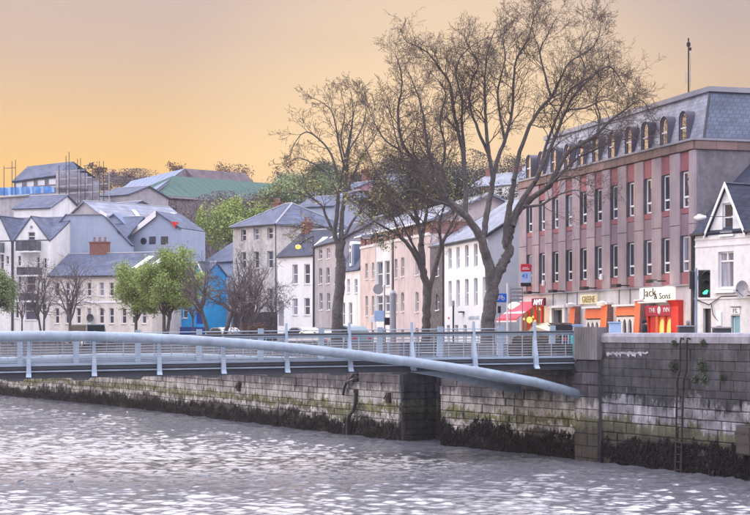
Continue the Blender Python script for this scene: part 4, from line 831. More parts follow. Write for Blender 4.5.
# lamp on the gable
u = fb_.u(700, -.9); z = fb_.z(217.5, u, -.9); p = Vector((*(fb_.A + fb_.d * u - fb_.n * .9), GR + z)); sl_ = thing('street_lamp', 'white lantern on a wire between the pink building and the white gable', 'lamp', p, fb_.rz)
m = MB(); m.lathe([(0, -.35), (.07, -.33), (.13, -.1), (.10, .2), (.06, .36), (0, .4)], 10, 'x'); m.build('lantern', M['signwhite'], sl_, smooth=True)
m = MB(); m.tube([(.35, 0, .02), (1.2, .8, .0)], .015, 5); m.tube([(-.3, 0, .02), (-.7, .4, .05)], .015, 5); m.build('wire', M['black'], sl_)
m = MB(); m.box(-.12, .12, -.06, .06, .08, .16); m.build('lamp_cap', M['galv'], sl_)

# ================================================================== STREET FURNITURE ON THE RIGHT
def pole_thing(name, label, cat, px, Y, group=None): p = W(px, 0, Y); return thing(name, label, cat, (p.x, p.y, GR), 0, group)
t = pole_thing('traffic_light', 'traffic light on a pale blue pole showing green, beside the white house', 'traffic light', 696, 68.5)
k = 68.5 / F; zz = lambda py: EYE - (py - HY) * k - GR
m = MB(); m.tube([(0, 0, 0), (0, 0, zz(268))], .062, 10); m.build('pole', M['bridge'], t)
m = MB(); x0, x1 = .13, .13 + 10.5 * k; m.bbox(x0 - .03, x1, -.18, .06, zz(297.5), zz(270), .04); hd = m.build('signal_head', M['blackp'], t)
for i, (py, mt) in enumerate(((275, M['black']), (283.7, M['black']), (292.5, None))):
    xc = (x0 + x1) / 2; z = zz(py); m = MB(); m.lathe([(0, -.19), (.13, -.188), (.13, -.18), (0, -.18)], 14, 'y', (xc, 0, z))
    if mt: m.build('lens', mt, hd)
    else:
        m.build('lens', M['black'], hd); g = MB(); 
        for dx, dz_ in ((0, .02), (.03, -.02), (-.05, -.03), (.06, .05)): g.lathe([(0, -.198), (.055, -.198), (.055, -.191), (0, -.191)], 8, 'y', (xc + dx, 0, z + dz_))
        o = g.build('green_figure', LGREEN, hd)
    v = MB(); n = 10; pts = [(xc + .145 * math.cos(math.pi * j / n), z + .145 * math.sin(math.pi * j / n)) for j in range(n + 1)]
    v.add([(x, -.18, q) for x, q in pts] + [(x, -.40, q - .02) for x, q in pts], [(j, j + 1, j + 1 + n + 1, j + n + 1) for j in range(n)]); v.build('visor', M['blackp'], hd)
m = MB(); m.box(x0 - .08, x0 - .02, -.04, .04, zz(280), zz(276)); m.build('bracket', M['galv'], t)
m = MB(); m.bbox(-.26, -.09, -.1, .1, zz(289), zz(271), .03); b_2 = m.build('signal_head', M['blackp'], t); b_2['label'] = 'second signal head turned away'
m = MB(); m.add([(-.16, 0, zz(289)), (-.10, 0, zz(289)), (-.17, 0, zz(313)), (-.21, 0, zz(313)), (-.16, .03, zz(289)), (-.10, .03, zz(289)), (-.17, .03, zz(313)), (-.21, .03, zz(313))], [(0, 1, 2, 3), (7, 6, 5, 4), (0, 4, 5, 1), (1, 5, 6, 2), (2, 6, 7, 3), (3, 7, 4, 0)]); m.build('pole_strap', M['cabinet'], t)
t = pole_thing('junction_cabinet', 'dark street cabinet in front of the traffic light pole', 'cabinet', 685.5, 68.8); m = MB(); m.bbox(-.29, .29, -.15, .25, 0, 1.36, .02); m.build('body', M['cabinet'], t); m = MB(); m.box(-.33, .33, -.19, .29, 1.362, 1.42); m.build('lid', M['lead'], t); m = MB(); m.box(-.005, .005, -.16, -.15, .1, 1.3); m.build('door_gap', M['black'], t)
t = pole_thing('utility_cabinet', 'low grey utility cabinet by the white house wall, left of the teal door', 'cabinet', 722, 71.2); m = MB(); m.bbox(-.38, .38, -.1, .25, 0, 1.3, .02); m.build('body', M['cabinet'], t); m = MB(); m.box(-.42, .42, -.14, .29, 1.302, 1.36); m.build('lid', M['lead'], t); m = MB(); m.box(-.2, .2, -.115, -.1, .7, 1.1); m.build('door_panel', M['galv'], t)
def utility(name, label, px, Y, w_, h, mat):
    t = pole_thing(name, label, 'box', px, Y); m = MB(); m.add([(-w_ / 2, -.2, 0), (w_ / 2, -.2, 0), (w_ / 2, .2, 0), (-w_ / 2, .2, 0), (-w_ / 2 + .05, -.14, h), (w_ / 2 - .02, -.14, h), (w_ / 2 - .02, .14, h), (-w_ / 2 + .05, .14, h)], [(0, 1, 5, 4), (1, 2, 6, 5), (2, 3, 7, 6), (3, 0, 4, 7), (4, 5, 6, 7)]); m.build('body', M[mat], t); m = MB(); m.box(-w_ / 2 - .0, w_ / 2 + .02, -.18, .18, h + .002, h + .06); m.build('lid', M[mat], t)
utility('feeder_pillar', 'pale blue box on the pavement between the orange piers', 614.5, 74.5, .56, 1.55, 'paleblue'); utility('feeder_pillar', 'pale blue box behind the bridge pillar, at the first orange pier', 577.5, 78.5, .5, 1.45, 'paleblue')
# cycle route sign
t = pole_thing('cycle_sign', 'blue cycle route sign on a white pole beside the big tree', 'sign', 507.3, 83.5); k = 83.5 / F
m = MB(); m.tube([(0, 0, 0), (0, 0, (HY - 283) * k + 1.1)], .045, 8); m.build('pole', M['signwhite'], t)
z1, z0 = (HY - 293.6) * k + 1.1, (HY - 302) * k + 1.1; m = MB(); m.bbox(-.68, -.04, -.04, 0, z0, z1, .01); pn = m.build('panel', M['signblue'], t)
g = MB(); cz = (z0 + z1) / 2 - .03
for dx in (-.13, .13):
    pts = [(-.36 + dx + .075 * math.cos(a * math.pi / 5), -.05, cz + .075 * math.sin(a * math.pi / 5)) for a in range(11)]; g.tube(pts, .013, 4)
g.tube([(-.49, -.05, cz), (-.41, -.05, cz + .12), (-.28, -.05, cz + .12), (-.23, -.05, cz)], .013, 4); g.tube([(-.41, -.05, cz + .12), (-.36, -.05, cz), (-.28, -.05, cz + .12), (-.27, -.05, cz + .17)], .012, 4); g.build('bicycle_symbol', M['signwhite'], pn)
m = MB(); m.box(-.70, -.02, -.0, .03, z0 - .02, z1 + .02); m.build('backing', M['galv'], t)
t = pole_thing('cycle_sign', 'narrow blue sign edge-on just left of the cycle route sign', 'sign', 493, 83.2); m = MB(); m.tube([(0, 0, 0), (0, 0, z1)], .04, 8); m.build('pole', M['galv'], t); m = MB(); m.bbox(-.12, .12, -.05, -.01, z0 + .02, z1, .01); m.build('panel', M['signblue'], t)
t = pole_thing('parking_meter', 'small dark ticket machine head on a thin post under the cycle sign', 'meter', 499.3, 84.5); k = 84.5 / F
m = MB(); m.tube([(0, 0, 0), (0, 0, (HY - 313) * k + 1.1)], .04, 8); m.build('post', M['galv'], t); m = MB(); m.bbox(-.08, .08, -.08, .08, (HY - 313) * k + 1.1, (HY - 306) * k + 1.1, .03); m.build('head', M['blackp'], t)
t = pole_thing('parking_meter', 'pale post with grey box head in front of the tall white building', 'meter', 453.3, 88); k = 88 / F
m = MB(); m.tube([(0, 0, 0), (0, 0, (HY - 305) * k + 1.1)], .05, 8); m.build('post', M['cabinet'], t); m = MB(); m.bbox(-.07, .07, -.06, .06, (HY - 306) * k + 1.1, (HY - 300.5) * k + 1.1, .02); m.build('head', M['dish'], t)
# lamp columns
def lampcol(px, Y, pytop, label, arm=0, base_py=None, r=.06, lit=False, mat='darksteel', group='street lamps on the quay'):
    t = pole_thing('street_lamp', label, 'street lamp', px, Y, group); k = Y / F; h = (HY - pytop) * k + 1.1
    m = MB(); m.tube([(0, 0, 0), (0, 0, h)], [r * 1.1, r * .7], 8); m.build('pole', M[mat], t)
    if base_py: hb = (HY - base_py) * k + 1.1; m = MB(); m.tube([(0, 0, 0), (0, 0, hb * .95), (0, 0, hb)], [.19, .17, .07], 10); m.build('base', M['galv'], t)
    if arm: 
        m = MB(); m.tube([(0, 0, h), (arm * .5, 0, h + .18), (arm, 0, h + .1)], .035, 6); m.build('arm', M[mat], t)
        m = MB(); sx = 1 if arm > 0 else -1; m.extr([(arm, h + .04), (arm + .6 * sx, h + .02), (arm + .55 * sx, h + .16), (arm, h + .2)], -.12, .12); hd = m.build('lamp_head', M['galv'], t)
        m = MB(); m.box(min(arm + .05 * sx, arm + .5 * sx), max(arm + .05 * sx, arm + .5 * sx), -.1, .1, h - .03, h + .015); m.build('lens', LWARM if lit else M['signwhite'], hd)
    return t
lampcol(393, 92, 238, 'tall dark lamp column with thick grey base in front of the pink flats', arm=-1.2, base_py=290)
lampcol(12.5, 138, 243, 'thin dark lamp column in front of the left apartment gables', arm=0, group='street lamps on the quay')
lampcol(230.5, 112, 300, 'short white post between the bare trees', r=.05, mat='signwhite', group=None)
t = lampcol(313.2, 152, 236, 'street lamp glowing orange beside the white house roof')
k = 152 / F; m = MB(); m.lathe([(0, -.22), (.2, -.16), (.26, 0), (.2, .14), (0, .2)], 12, c=(-16 * k + .1, -.4, (HY - 247) * k + 1.1)); m.build('lantern', LWARM, t)
m = MB(); m.tube([(0, 0, (HY - 236) * k + 1.1), (-8 * k, -.2, (HY - 240) * k + 1.1), (-15 * k, -.35, (HY - 246) * k + 1.1)], .09, 6); m.build('arm', M['darksteel'], t)
# signs seen from behind
t = pole_thing('sign_post', 'traffic signs seen from behind, grey disc over a pale square and black box', 'sign', 384.5, 95); k = 95 / F; z_ = lambda py: (HY - py) * k + 1.1
m = MB(); m.tube([(0, 0, 0), (0, 0, z_(285))], .04, 8); m.build('pole', M['galv'], t)
m = MB(); m.lathe([(0, .03), (.30, .03), (.30, .0), (0, -.0)], 18, 'y', (-.36, -.05, z_(289.3))); o = m.build('disc', M['dish'], t); 
m = MB(); m.bbox(-.58, -.03, -.08, -.05, z_(321.5), z_(310.5), .01); m.build('square_panel', M['paleblue'], t); m = MB(); m.bbox(.02, .34, -.12, .06, z_(325), z_(317.5), .03); m.build('controller_box', M['blackp'], t)
t = pole_thing('sign_post', 'thin white sign pole left of the pale post', 'sign', 372, 93); 
m = MB(); m.tube([(0, 0, 0), (0, 0, 2.0)], .03, 8); m.build('pole', M['galv'], t); m = MB(); m.bbox(-.12, .12, -.05, -.03, 1.7, 2.0, .01); m.build('panel', M['signwhite'], t)

# ================================================================== PEOPLE
def person(px, Y, rz, coatm, hairm, label, h=1.72, hood=False):
    p = W(px, 0, Y); root = thing('person', label, 'person', (p.x, p.y, GR + .11), rz); s = h / 1.72
    def skin(name, verts, edges, rad, mat, rootv=0):
        me = bpy.data.meshes.new(name); me.from_pydata([Vector(v) * s for v in verts], edges, []); me.materials.append(mat)
        o = link(name, me, root); md = o.modifiers.new('s', 'SKIN'); me.skin_vertices
        sv = me.skin_vertices[0].data if me.skin_vertices else None
        if sv is None: return o
        for i, r in enumerate(rad): sv[i].radius = (r[0] * s, r[1] * s) if isinstance(r, tuple) else (r * s, r * s); sv[i].use_root = (i == rootv)
        o.modifiers.new('d', 'SUBSURF').levels = 1; o.modifiers['d'].render_levels = 2; return o
    J = dict(pel=(0, 0, .92), che=(0, .0, 1.25), nk=(0, 0, 1.44), hb=(0, -.02, 1.52), ht=(0, -.01, 1.68), sl=(-.17, 0, 1.38), el=(-.22, .03, 1.12), hl=(-.19, -.14, .95), sr=(.17, 0, 1.38), er=(.22, .03, 1.12), hr=(.19, -.14, .95),
             ll=(-.1, 0, .86), kl=(-.11, -.05, .48), al=(-.11, .05, .09), fl=(-.12, -.12, .04), lr=(.1, 0, .86), kr=(.11, .05, .48), ar=(.11, .12, .09), fr=(.12, -.05, .04))
    ks = list(J); E = [('pel', 'che'), ('che', 'nk'), ('nk', 'hb'), ('hb', 'ht'), ('nk', 'sl'), ('sl', 'el'), ('el', 'hl'), ('nk', 'sr'), ('sr', 'er'), ('er', 'hr'), ('pel', 'll'), ('ll', 'kl'), ('kl', 'al'), ('al', 'fl'), ('pel', 'lr'), ('lr', 'kr'), ('kr', 'ar'), ('ar', 'fr')]
    rd = dict(pel=(.15, .11), che=(.15, .11), nk=.055, hb=.07, ht=.085, sl=.055, el=.045, hl=.035, sr=.055, er=.045, hr=.035, ll=.085, kl=.06, al=.045, fl=.04, lr=.085, kr=.06, ar=.045, fr=.04)
    skin('body', [J[k_] for k_ in ks], [(ks.index(a), ks.index(b)) for a, b in E], [rd[k_] for k_ in ks], M['skin'])
    jk = ['pel', 'che', 'nk', 'sl', 'el', 'hl', 'sr', 'er', 'hr']; JE = [('pel', 'che'), ('che', 'nk'), ('nk', 'sl'), ('sl', 'el'), ('el', 'hl'), ('nk', 'sr'), ('sr', 'er'), ('er', 'hr')]
    JV = [J[k_] for k_ in jk]; JV[5] = (-.195, -.1, .99); JV[8] = (.195, -.1, .99)
    skin('jacket', JV, [(jk.index(a), jk.index(b)) for a, b in JE], [(.19, .15), (.19, .14), (.08, .08), .085, .068, .055, .085, .068, .055], coatm)
    tk = ['pel', 'll', 'kl', 'al', 'lr', 'kr', 'ar']; TE = [('pel', 'll'), ('ll', 'kl'), ('kl', 'al'), ('pel', 'lr'), ('lr', 'kr'), ('kr', 'ar')]
    skin('trousers', [J[k_] for k_ in tk], [(tk.index(a), tk.index(b)) for a, b in TE], [(.16, .13), .105, .08, .065, .105, .08, .065], M['trous'])
    m = MB(); rr = .115 if hood else .098; m.lathe([(.0, .13), (.06, .115), (.095, .06), (.105, 0), (.095, -.07), (.07, -.11)], 12, c=(0, .02, 1.60)); o = m.build('hood' if hood else 'hair', hairm, root, smooth=True); o.scale = (s * rr / .1, s * rr / .1 * 1.05, s)
    return root
person(644.8, 71.8, R(70), M['coat'], M['coat'], 'person in a dark hooded coat walking past the red shopfront behind the wall', 1.62, hood=True)
person(688.3, 70.2, R(150), M['coatg'], M['hairg'], 'grey haired person in a grey coat behind the dark street cabinet', 1.55)

# ================================================================== CARS
def car(px, Y, rz, mat, label, h=1.45, L=4.3, van=False):
    p = W(px, 0, Y); t = thing('parked_car', label, 'van' if van else 'car', (p.x, p.y, GR + .01), rz); wd = .86; s = h / 1.45
    lo = [(-L / 2, .25), (-L / 2 + .05, .62), (-L / 2 + .15, .78), (-L * .26, .92), (L * .36, .95), (L / 2 - .06, .86), (L / 2, .6), (L / 2 - .03, .25)]
    m = MB(); m.extr([(x, z * s) for x, z in lo], -wd, wd); m.build('body', mat, t)
    up = ([(-L * .42, .92), (-L * .33, 1.4), (-L * .25, 1.45), (L * .45, 1.45), (L * .47, .93)] if van else [(-L * .25, .92), (-L * .1, 1.36), (-L * .02, 1.44), (L * .2, 1.45), (L * .32, 1.36), (L * .44, .94)]); n = len(up)
    m = MB(); a = [(x, -wd + (.06 if z < 1 else .17), z * s) for x, z in up]; b = [(x, wd - (.06 if z < 1 else .17), z * s) for x, z in up]
    m.add(a + b, [tuple(range(n)), tuple(range(2 * n - 1, n - 1, -1))] + [(i, i + n, (i + 1) % n + n, (i + 1) % n) for i in range(n)], 0); cb = m.build('cabin', mat, t)
    for sg_ in (-1, 1):
        g = MB(); uu = [(x * .88 + .02, z) for x, z in up]; q = [(x, sg_ * (wd - (.06 if z < 1 else .15) + .0 + (.004 if z < 1 else .015)), min(z * s + (.03 if z < 1 else -.07), h)) for x, z in uu]; g.add(q, [tuple(range(n))]); g.build('side_glass', CARG, cb)
    for i, j in ((0, 1), (n - 2, n - 1)):
        x0, z0 = up[i]; x1, z1 = up[j]; ex = -.012 if i == 0 else .012
        g = MB(); g.add([(x0 + ex, -wd + .16, z0 * s + .04 * (i == 0) + (-.06 if i else 0)), (x0 + ex, wd - .16, z0 * s + .04 * (i == 0) + (-.06 if i else 0)), (x1 + ex, wd - .2, z1 * s + (.03 if i else -.04)), (x1 + ex, -wd + .2, z1 * s + (.03 if i else -.04))], [(0, 1, 2, 3)]); g.build('windscreen', CARG, cb)
    for x in (-L * .31, L * .31):
        for y in (-wd - .02, wd - .17):
            m = MB(); m.lathe([(0, 0), (.18, 0), (.31, .01), (.32, .05), (.32, .15), (.31, .19), (0, .19)], 16, 'y', (x, y, .31)); wl = m.build('wheel', M['tyre'], t); m = MB(); m.lathe([(0, -.005), (.17, -.005), (.19, .0)], 12, 'y', (x, y if y < 0 else y + .195, .31)); m.build('rim', M['alloy'], wl)
    for y in (-.6, .6): m = MB(); m.bbox(-L / 2 - .01, -L / 2 + .1, y - .16, y + .16, .58 * s, .72 * s, .02); m.build('headlight', M['signwhite'], t); m = MB(); m.box(L / 2 - .08, L / 2 + .005, y - .14, y + .14, .62 * s, .78 * s); m.build('tail_light', M['signred'], t)
    for y in (-wd - .12, wd + .02): m = MB(); m.bbox(-L * .2, -L * .16, y, y + .1, .95 * s, 1.08 * s, .01); m.build('mirror', mat, t)
rz_s = math.atan2(-.866, .5)
car(301, 118, rz_s, M['carl'], 'lilac grey car parked in front of the white house, only its roof above the wall', 1.5); car(314, 104, rz_s + .1, M['carw'], 'white car with its roof seen through the bridge railing', 1.3)
car(347, 112, rz_s, M['cart'], 'teal car parked behind the thick dark tree trunk', 1.6); car(549, 85.5, rz_s, M['carb'], 'black car parked right of the red awning', 1.62)
car(86, 128, rz_s, M['cart'], 'teal van parked in front of the far terrace', 1.75, van=True, L=4.8); car(222, 122, rz_s, M['carw'], 'pale car parked between the bare trees', 1.5); car(322, 128, rz_s, M['carb'], 'dark car parked under the wide tree trunk', 1.5)
# ================================================================== BUILDINGS ALONG THE STREET
def finish_windows(t, rows, gls=None, style='sash', y=.12, sill=True, fm='trim'):
    for i, (a, b, c, d) in enumerate(rows): window(t, a, b, c, d, y, gl=(gls[i % len(gls)] if gls else None), style=style, sill=sill, fm=fm)
# tall white building behind the big tree
f = Fac(444.5, 114.2, 487.5, 104); L_ = f.L; H = f.z(235.5, L_)
t = f.root('white_building', 'tall plain white building with narrow windows behind the big forked tree', 'building')
rows = winpx(f, [(450, 3.2, 248.5, 269), (458, 3.3, 247, 268.5), (466.7, 3.5, 245, 267.5), (475.7, 3.6, 243.5, 266.5), (484.4, 3.6, 242.5, 265.5),
                 (450, 3.2, 281, 307.5), (458, 3.3, 280, 307), (466.7, 3.5, 279, 306.5), (475.7, 3.6, 278, 306), (484.4, 3.6, 277, 305.5), (448.3, 3, 325, 343), (456.5, 3.2, 325, 344), (465, 3.3, 325, 345), (473.5, 3.4, 324.5, 346), (482, 3.4, 324.5, 347)])
wall_mb(L_, H, 9, rows, rev=.22).build('wall', M['whiteB'], t); finish_windows(t, rows, y=.14, sill=False, gls=[GL[1], GL[2], GL[1], GL[0]])
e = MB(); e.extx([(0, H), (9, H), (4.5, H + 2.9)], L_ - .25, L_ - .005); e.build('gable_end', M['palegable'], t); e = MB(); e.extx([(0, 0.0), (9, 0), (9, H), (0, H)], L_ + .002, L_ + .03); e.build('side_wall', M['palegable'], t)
slopes(t, L_, 9, H, 2.9, M['slateP'], over=.2, ends=False); m = MB(); m.tube([(L_ + .24, -.3, H - .12), (L_ + .24, 4.5, H + 2.95)], .1, 6); m.build('verge', M['gutter'], t); gutter(t, 0, L_ + .2, -.28, H - .1); downpipe(t, -.1, 0, H)
u = f.u(474); z = f.z(318, u); panel_text(t, 'HARBOUR LIGHTS', .34, u, -.03, z, M['bluewall'], ext=.004, sx=.9)
u = f.u(463.5); z = f.z(312, u); m = MB(); m.box(u - .25, u + .25, -.3, -.002, z - .05, z + .05); m.build('wall_light', M['cabinet'], t)
u = f.u(449); m = MB(); m.bbox(u - .12, u + .12, -.04, -.002, f.z(319, u), f.z(317, u), .01); m.build('plaque', M['signred'], t)
# rubble building
f2 = Fac(430.5, 118.0, 444.2, 114.6); L_ = f2.L; H = f2.z(245, L_); t = f2.root('stone_building', 'narrow dark rubble stone building between the white and the pink building', 'building')
rows = winpx(f2, [(437.5, 3, 262, 276), (437.5, 3, 294, 310)]); wall_mb(L_, H, 9, rows, rev=.2).build('wall', M['stonewall'], t); finish_windows(t, rows); slopes(t, L_, 9, H, 2.5, M['slateP'], wallmat=M['stonewall'], over=.12)
# pink and cream flats
f3 = Fac(360.5, 138.3, 430, 118.3); L_ = f3.L; H = f3.z(226.3, f3.u(405)); t = f3.root('apartment_building', 'pink and cream flats with a red brick top storey behind the middle tree', 'building')
HB = f3.z(238.8, f3.u(405))
top = winpx(f3, [(366.5, 3, 233.5, 246), (372.8, 3, 232.5, 245.5), (380, 6.2, 230.5, 244), (389.5, 3.2, 228.5, 243), (395.5, 3.2, 227.5, 241.5), (403.5, 3.2, 226.8, 240), (413, 3.4, 225, 238)])
top = [(a, b, max(c, HB + .12), min(d, H - .1)) for a, b, c, d in top]
mid = winpx(f3, [(366.6, 2.4, 263.5, 279), (373, 2.4, 262.5, 279), (379.7, 6.0, 261.5, 286.5), (387.2, 5.0, 260.5, 286), (396, 2.6, 259, 278), (402.6, 2.8, 257.5, 276.5), (417, 3, 255, 275), (424, 3, 254, 274),
                 (366.6, 2.4, 296, 316), (373, 2.4, 296, 315.5), (379.7, 6.0, 295.5, 312), (387.2, 5.0, 295, 312), (396, 2.6, 294, 312.5), (402.6, 2.8, 292.5, 311.5), (417, 3, 292, 312), (424, 3, 291, 312), (366.6, 2.4, 330, 342), (373, 2.4, 330, 342), (383, 6, 328, 343), (402.6, 2.8, 329, 344), (417, 3, 328, 345)])
for nm, x0, x1, z0, z1, mt, hs in (('lower_wall', 0, f3.u(375.5), 0, HB, 'pink', mid), ('lower_wall', f3.u(375.5), f3.u(391.5), 0, HB, 'white', mid), ('lower_wall', f3.u(391.5), L_, 0, HB, 'palepink', mid), ('brick_wall', 0, L_, HB, H, 'redbrick', top)):
    hh = [h for h in hs if x0 < (h[0] + h[1]) / 2 < x1]; wall_mb(x1, z1, 9, hh, rev=.16, x0=x0, z0=z0).build(nm, M[mt], t)
finish_windows(t, top, gls=[GL[2], GL[1], GL[0], GREFL, GREFL, GREFL, GL[2]], sill=False); finish_windows(t, mid)
m = MB(); m.box(0, L_, -.08, -.001, HB - .1, HB + .1); m.build('string_course', M['white'], t)
slopes(t, L_, 9, H, 1.9, M['slateP'], over=.45, wallmat=M['palepink']); gutter(t, 0, L_, -.5, H - .1, 'trim')
for px in (376, 392): downpipe(t, f3.u(px), 0, HB, 'white')
# small dormered house
f4 = Fac(340, 145.2, 360.3, 138.6); L_ = f4.L; H = f4.z(271, L_ * .5); t = f4.root('dormer_house', 'narrow white house with slate mansard and an arched white dormer', 'house')
rows = winpx(f4, [(343.5, 3, 302.5, 325), (350.5, 3.2, 302.5, 325), (348.5, 3.0, 279, 293), (356, 2.8, 279, 293)]); wall_mb(L_, H, 8, rows).build('wall', M['white'], t); finish_windows(t, rows)
m = MB(); m.slab((-.1, -.2, H), (L_, -.2, H), (L_, 1.4, H + 2.7), (-.1, 1.4, H + 2.7), .12); m.box(-.1, L_, 1.4, 8, H, H + 2.72); m.build('mansard_roof', M['slateB'], t)
u = f4.u(351.5); z0, z1 = H + .4, f4.z(241.5, u); k = 8; hw = .30; y0 = -.1; arc = [(u + hw * math.cos(math.pi * i / k), z1 - hw + hw * math.sin(math.pi * i / k)) for i in range(k + 1)]; pr = [(u - hw, z0), (u + hw, z0)] + arc
m = MB(); m.extr(pr, y0, 1.6); d_ = m.build('dormer', M['trim'], t); m = MB(); m.box(u - .16, u + .16, y0 - .02, y0 - .003, z0 + .25, z1 - .35); m.build('pane', GL[1], d_); m = MB(); m.box(u + hw + .01, u + hw + .55, .0, 1.8, z0, z1 - .25); m.build('dormer_cheek', M['zinc'], t)
# lilac house
f5 = Fac(313.5, 156.8, 341, 145); L_ = f5.L; H = f5.z(244, L_ * .5); t = f5.root('grey_house', 'lilac grey rendered house half hidden by the dark tree trunk', 'house')
rows = winpx(f5, [(320.5, 3, 249, 259), (328.5, 3, 248, 258.5), (320.5, 3, 268, 284), (328, 3, 267.5, 283.5), (336.5, 3, 267, 283.5), (321, 3, 293, 310), (328.5, 3, 293, 310), (336.5, 3, 293, 310)]); wall_mb(L_, H, 8, rows).build('wall', M['lilac'], t); finish_windows(t, rows)
slopes(t, L_, 8, H, 2.2, M['slate'], wallmat=M['lilac']); m = MB(); u = f5.u(321); m.slab((u - .5, .9, H + .66), (u + .3, .9, H + .66), (u + .3, 2.2, H + 1.38), (u - .5, 2.2, H + 1.38), -.06); m.build('skylight', M['trim'], t); downpipe(t, f5.u(315), 0, H)
# white house with door
f6 = Fac(277.5, 161.0, 313.3, 157.2); L_ = f6.L; H = f6.z(255.8, L_ * .6); t = f6.root('white_house', 'plain white house with dark slate roof and four sash windows left of the thick trunk', 'house')
rows = winpx(f6, [(295, 5.5, 264.5, 284), (307, 5.8, 264, 284), (295, 5.2, 298.5, 315), (307, 5.6, 298, 315), (281, 5.8, 301.5, 326)]); wall_mb(L_, H, 8, rows).build('wall', M['whiteB'], t); finish_windows(t, rows[:4], gls=[GL[2], GL[1]])
a, b, c, d = rows[4]; m = MB(); m.box(a, b, .13, .17, c - .5, d); m.build('door', M['lead'], t); slopes(t, L_, 7, H, 2.55, M['slate'], over=.15, wallmat=M['whiteB']); gutter(t, 0, L_, -.2, H - .05); chimney(t, .1, 3.0, H + 1.5, H + 3.4, .9, .7, 'brick', 2)
m = MB(); m.slab((L_ * .78, 1.1, H + .95), (L_ * .92, 1.1, H + .95), (L_ * .92, 2.3, H + 1.82), (L_ * .78, 2.3, H + 1.82), -.05); m.build('skylight', M['trim'], t)
# hipped house
f7 = Fac(233, 170.2, 275.8, 165.0); L_ = f7.L; H = f7.z(223.9, L_); t = f7.root('hipped_house', 'tall old off-white house with hipped slate roof and boarded base', 'house')
rows = winpx(f7, [(243.6, 5, 229.5, 241), (256.3, 5.2, 228.5, 240), (270, 5.6, 227.5, 239), (243.6, 5, 252, 268), (256.3, 5.2, 251.5, 268), (270, 5.6, 251, 268), (243.6, 5, 287, 310), (256.5, 5, 288, 310.5), (270, 5, 288.5, 311)]); wall_mb(L_, H, 9.5, rows, rev=.3).build('wall', M['oldwhite'], t)
finish_windows(t, rows, gls=[GL[3], GL[2], GL[0], GL[3], GL[0], GL[1]], y=.2); hip(t, L_, 9.5, H, 2.5, M['slateB'], hl=2.6, hr=3.2); downpipe(t, L_ + .06, 0, H, y=-.06); gutter(t, -.3, L_ + .3, -.36, H - .05)
m = MB(); m.box(-.1, 1.6, 4.2, 4.9, H + 1.6, H + 2.75); chimney(t, .9, 4.4, H + 1.2, H + 2.6, 1.1, .6)
t = thing('timber_hoarding', 'dark timber hoarding in front of the old off-white house', 'fence', (*(f7.A - f7.n * .9), GR), f7.rz)
zt = f7.z(312.5, L_ * .5)
npl = 22
for k in range(npl): m = MB(); a = f7.u(233, -.9) + (f7.u(278.5, -.9) - f7.u(233, -.9)) * k / npl; wdt = (f7.u(278.5, -.9) - f7.u(233, -.9)) / npl; m.bbox(a + .01, a + wdt - .01, random.uniform(-.02, .0), .04, 0, zt + random.uniform(-.03, .03), .01); m.build('board', M['darkboard'], t)
m = MB(); m.box(f7.u(233, -.9), f7.u(278.5, -.9), .045, .12, .3, .45); m.box(f7.u(233, -.9), f7.u(278.5, -.9), .045, .12, zt - .5, zt - .35); m.build('fence_rail', M['darkboard'], t)
# low pale houses between
f8 = Fac(204.5, 179, 232.5, 174.5); L_ = f8.L; H = f8.z(262, L_ / 2); t = f8.root('blue_grey_house', 'low pale blue grey house behind the bare trees', 'house')
rows = winpx(f8, [(211, 4, 276, 288), (220, 4, 276, 288), (228, 4, 276, 288), (211, 4, 303, 316), (221, 4, 303, 316)]); wall_mb(L_, H, 8, rows).build('wall', M['bluewall'], t); finish_windows(t, rows); slopes(t, L_, 8, H, 2.4, M['slateB'], wallmat=M['bluewall']); chimney(t, L_ - 1.6, 2.5, H, H + 2.6, 1.2, .8, 'cream')
# blue shop
f9 = Fac(175.5, 170.5, 205.5, 168); L_ = f9.L; H = f9.z(276, L_ / 2); t = f9.root('blue_shop', 'bright blue painted shop house behind the green tree', 'shop')
rows = winpx(f9, [(183, 4.5, 281, 293), (193, 6, 280, 292), (185, 5, 303, 318), (199.5, 7, 310.5, 324)]); wall_mb(L_, H, 3.2, rows).build('wall', M['blueshop'], t); finish_windows(t, rows[:3]); a, b, c, d = rows[3]; m = MB(); m.box(a, b, .12, .16, c - .4, d); m.build('door', M['deepblue'], t)
u0, u1 = f9.u(192), f9.u(205); front_gable(t, u0, u1, H, f9.z(262, (u0 + u1) / 2), 1.8, M['blueshop'], M['slateB'], bargem='signwhite'); slopes(t, L_, 3.2, H, 1.3, M['slateB'], wallmat=M['blueshop'], over=.12)
m = MB(); m.box(0, L_, -.3, -.01, 0, f9.z(327, L_ / 2)); m.build('plinth', M['deepblue'], t); m = MB(); m.box(0, L_, -.08, -.002, f9.z(299, L_ / 2), f9.z(296, L_ / 2)); m.build('string_course', M['trim'], t)
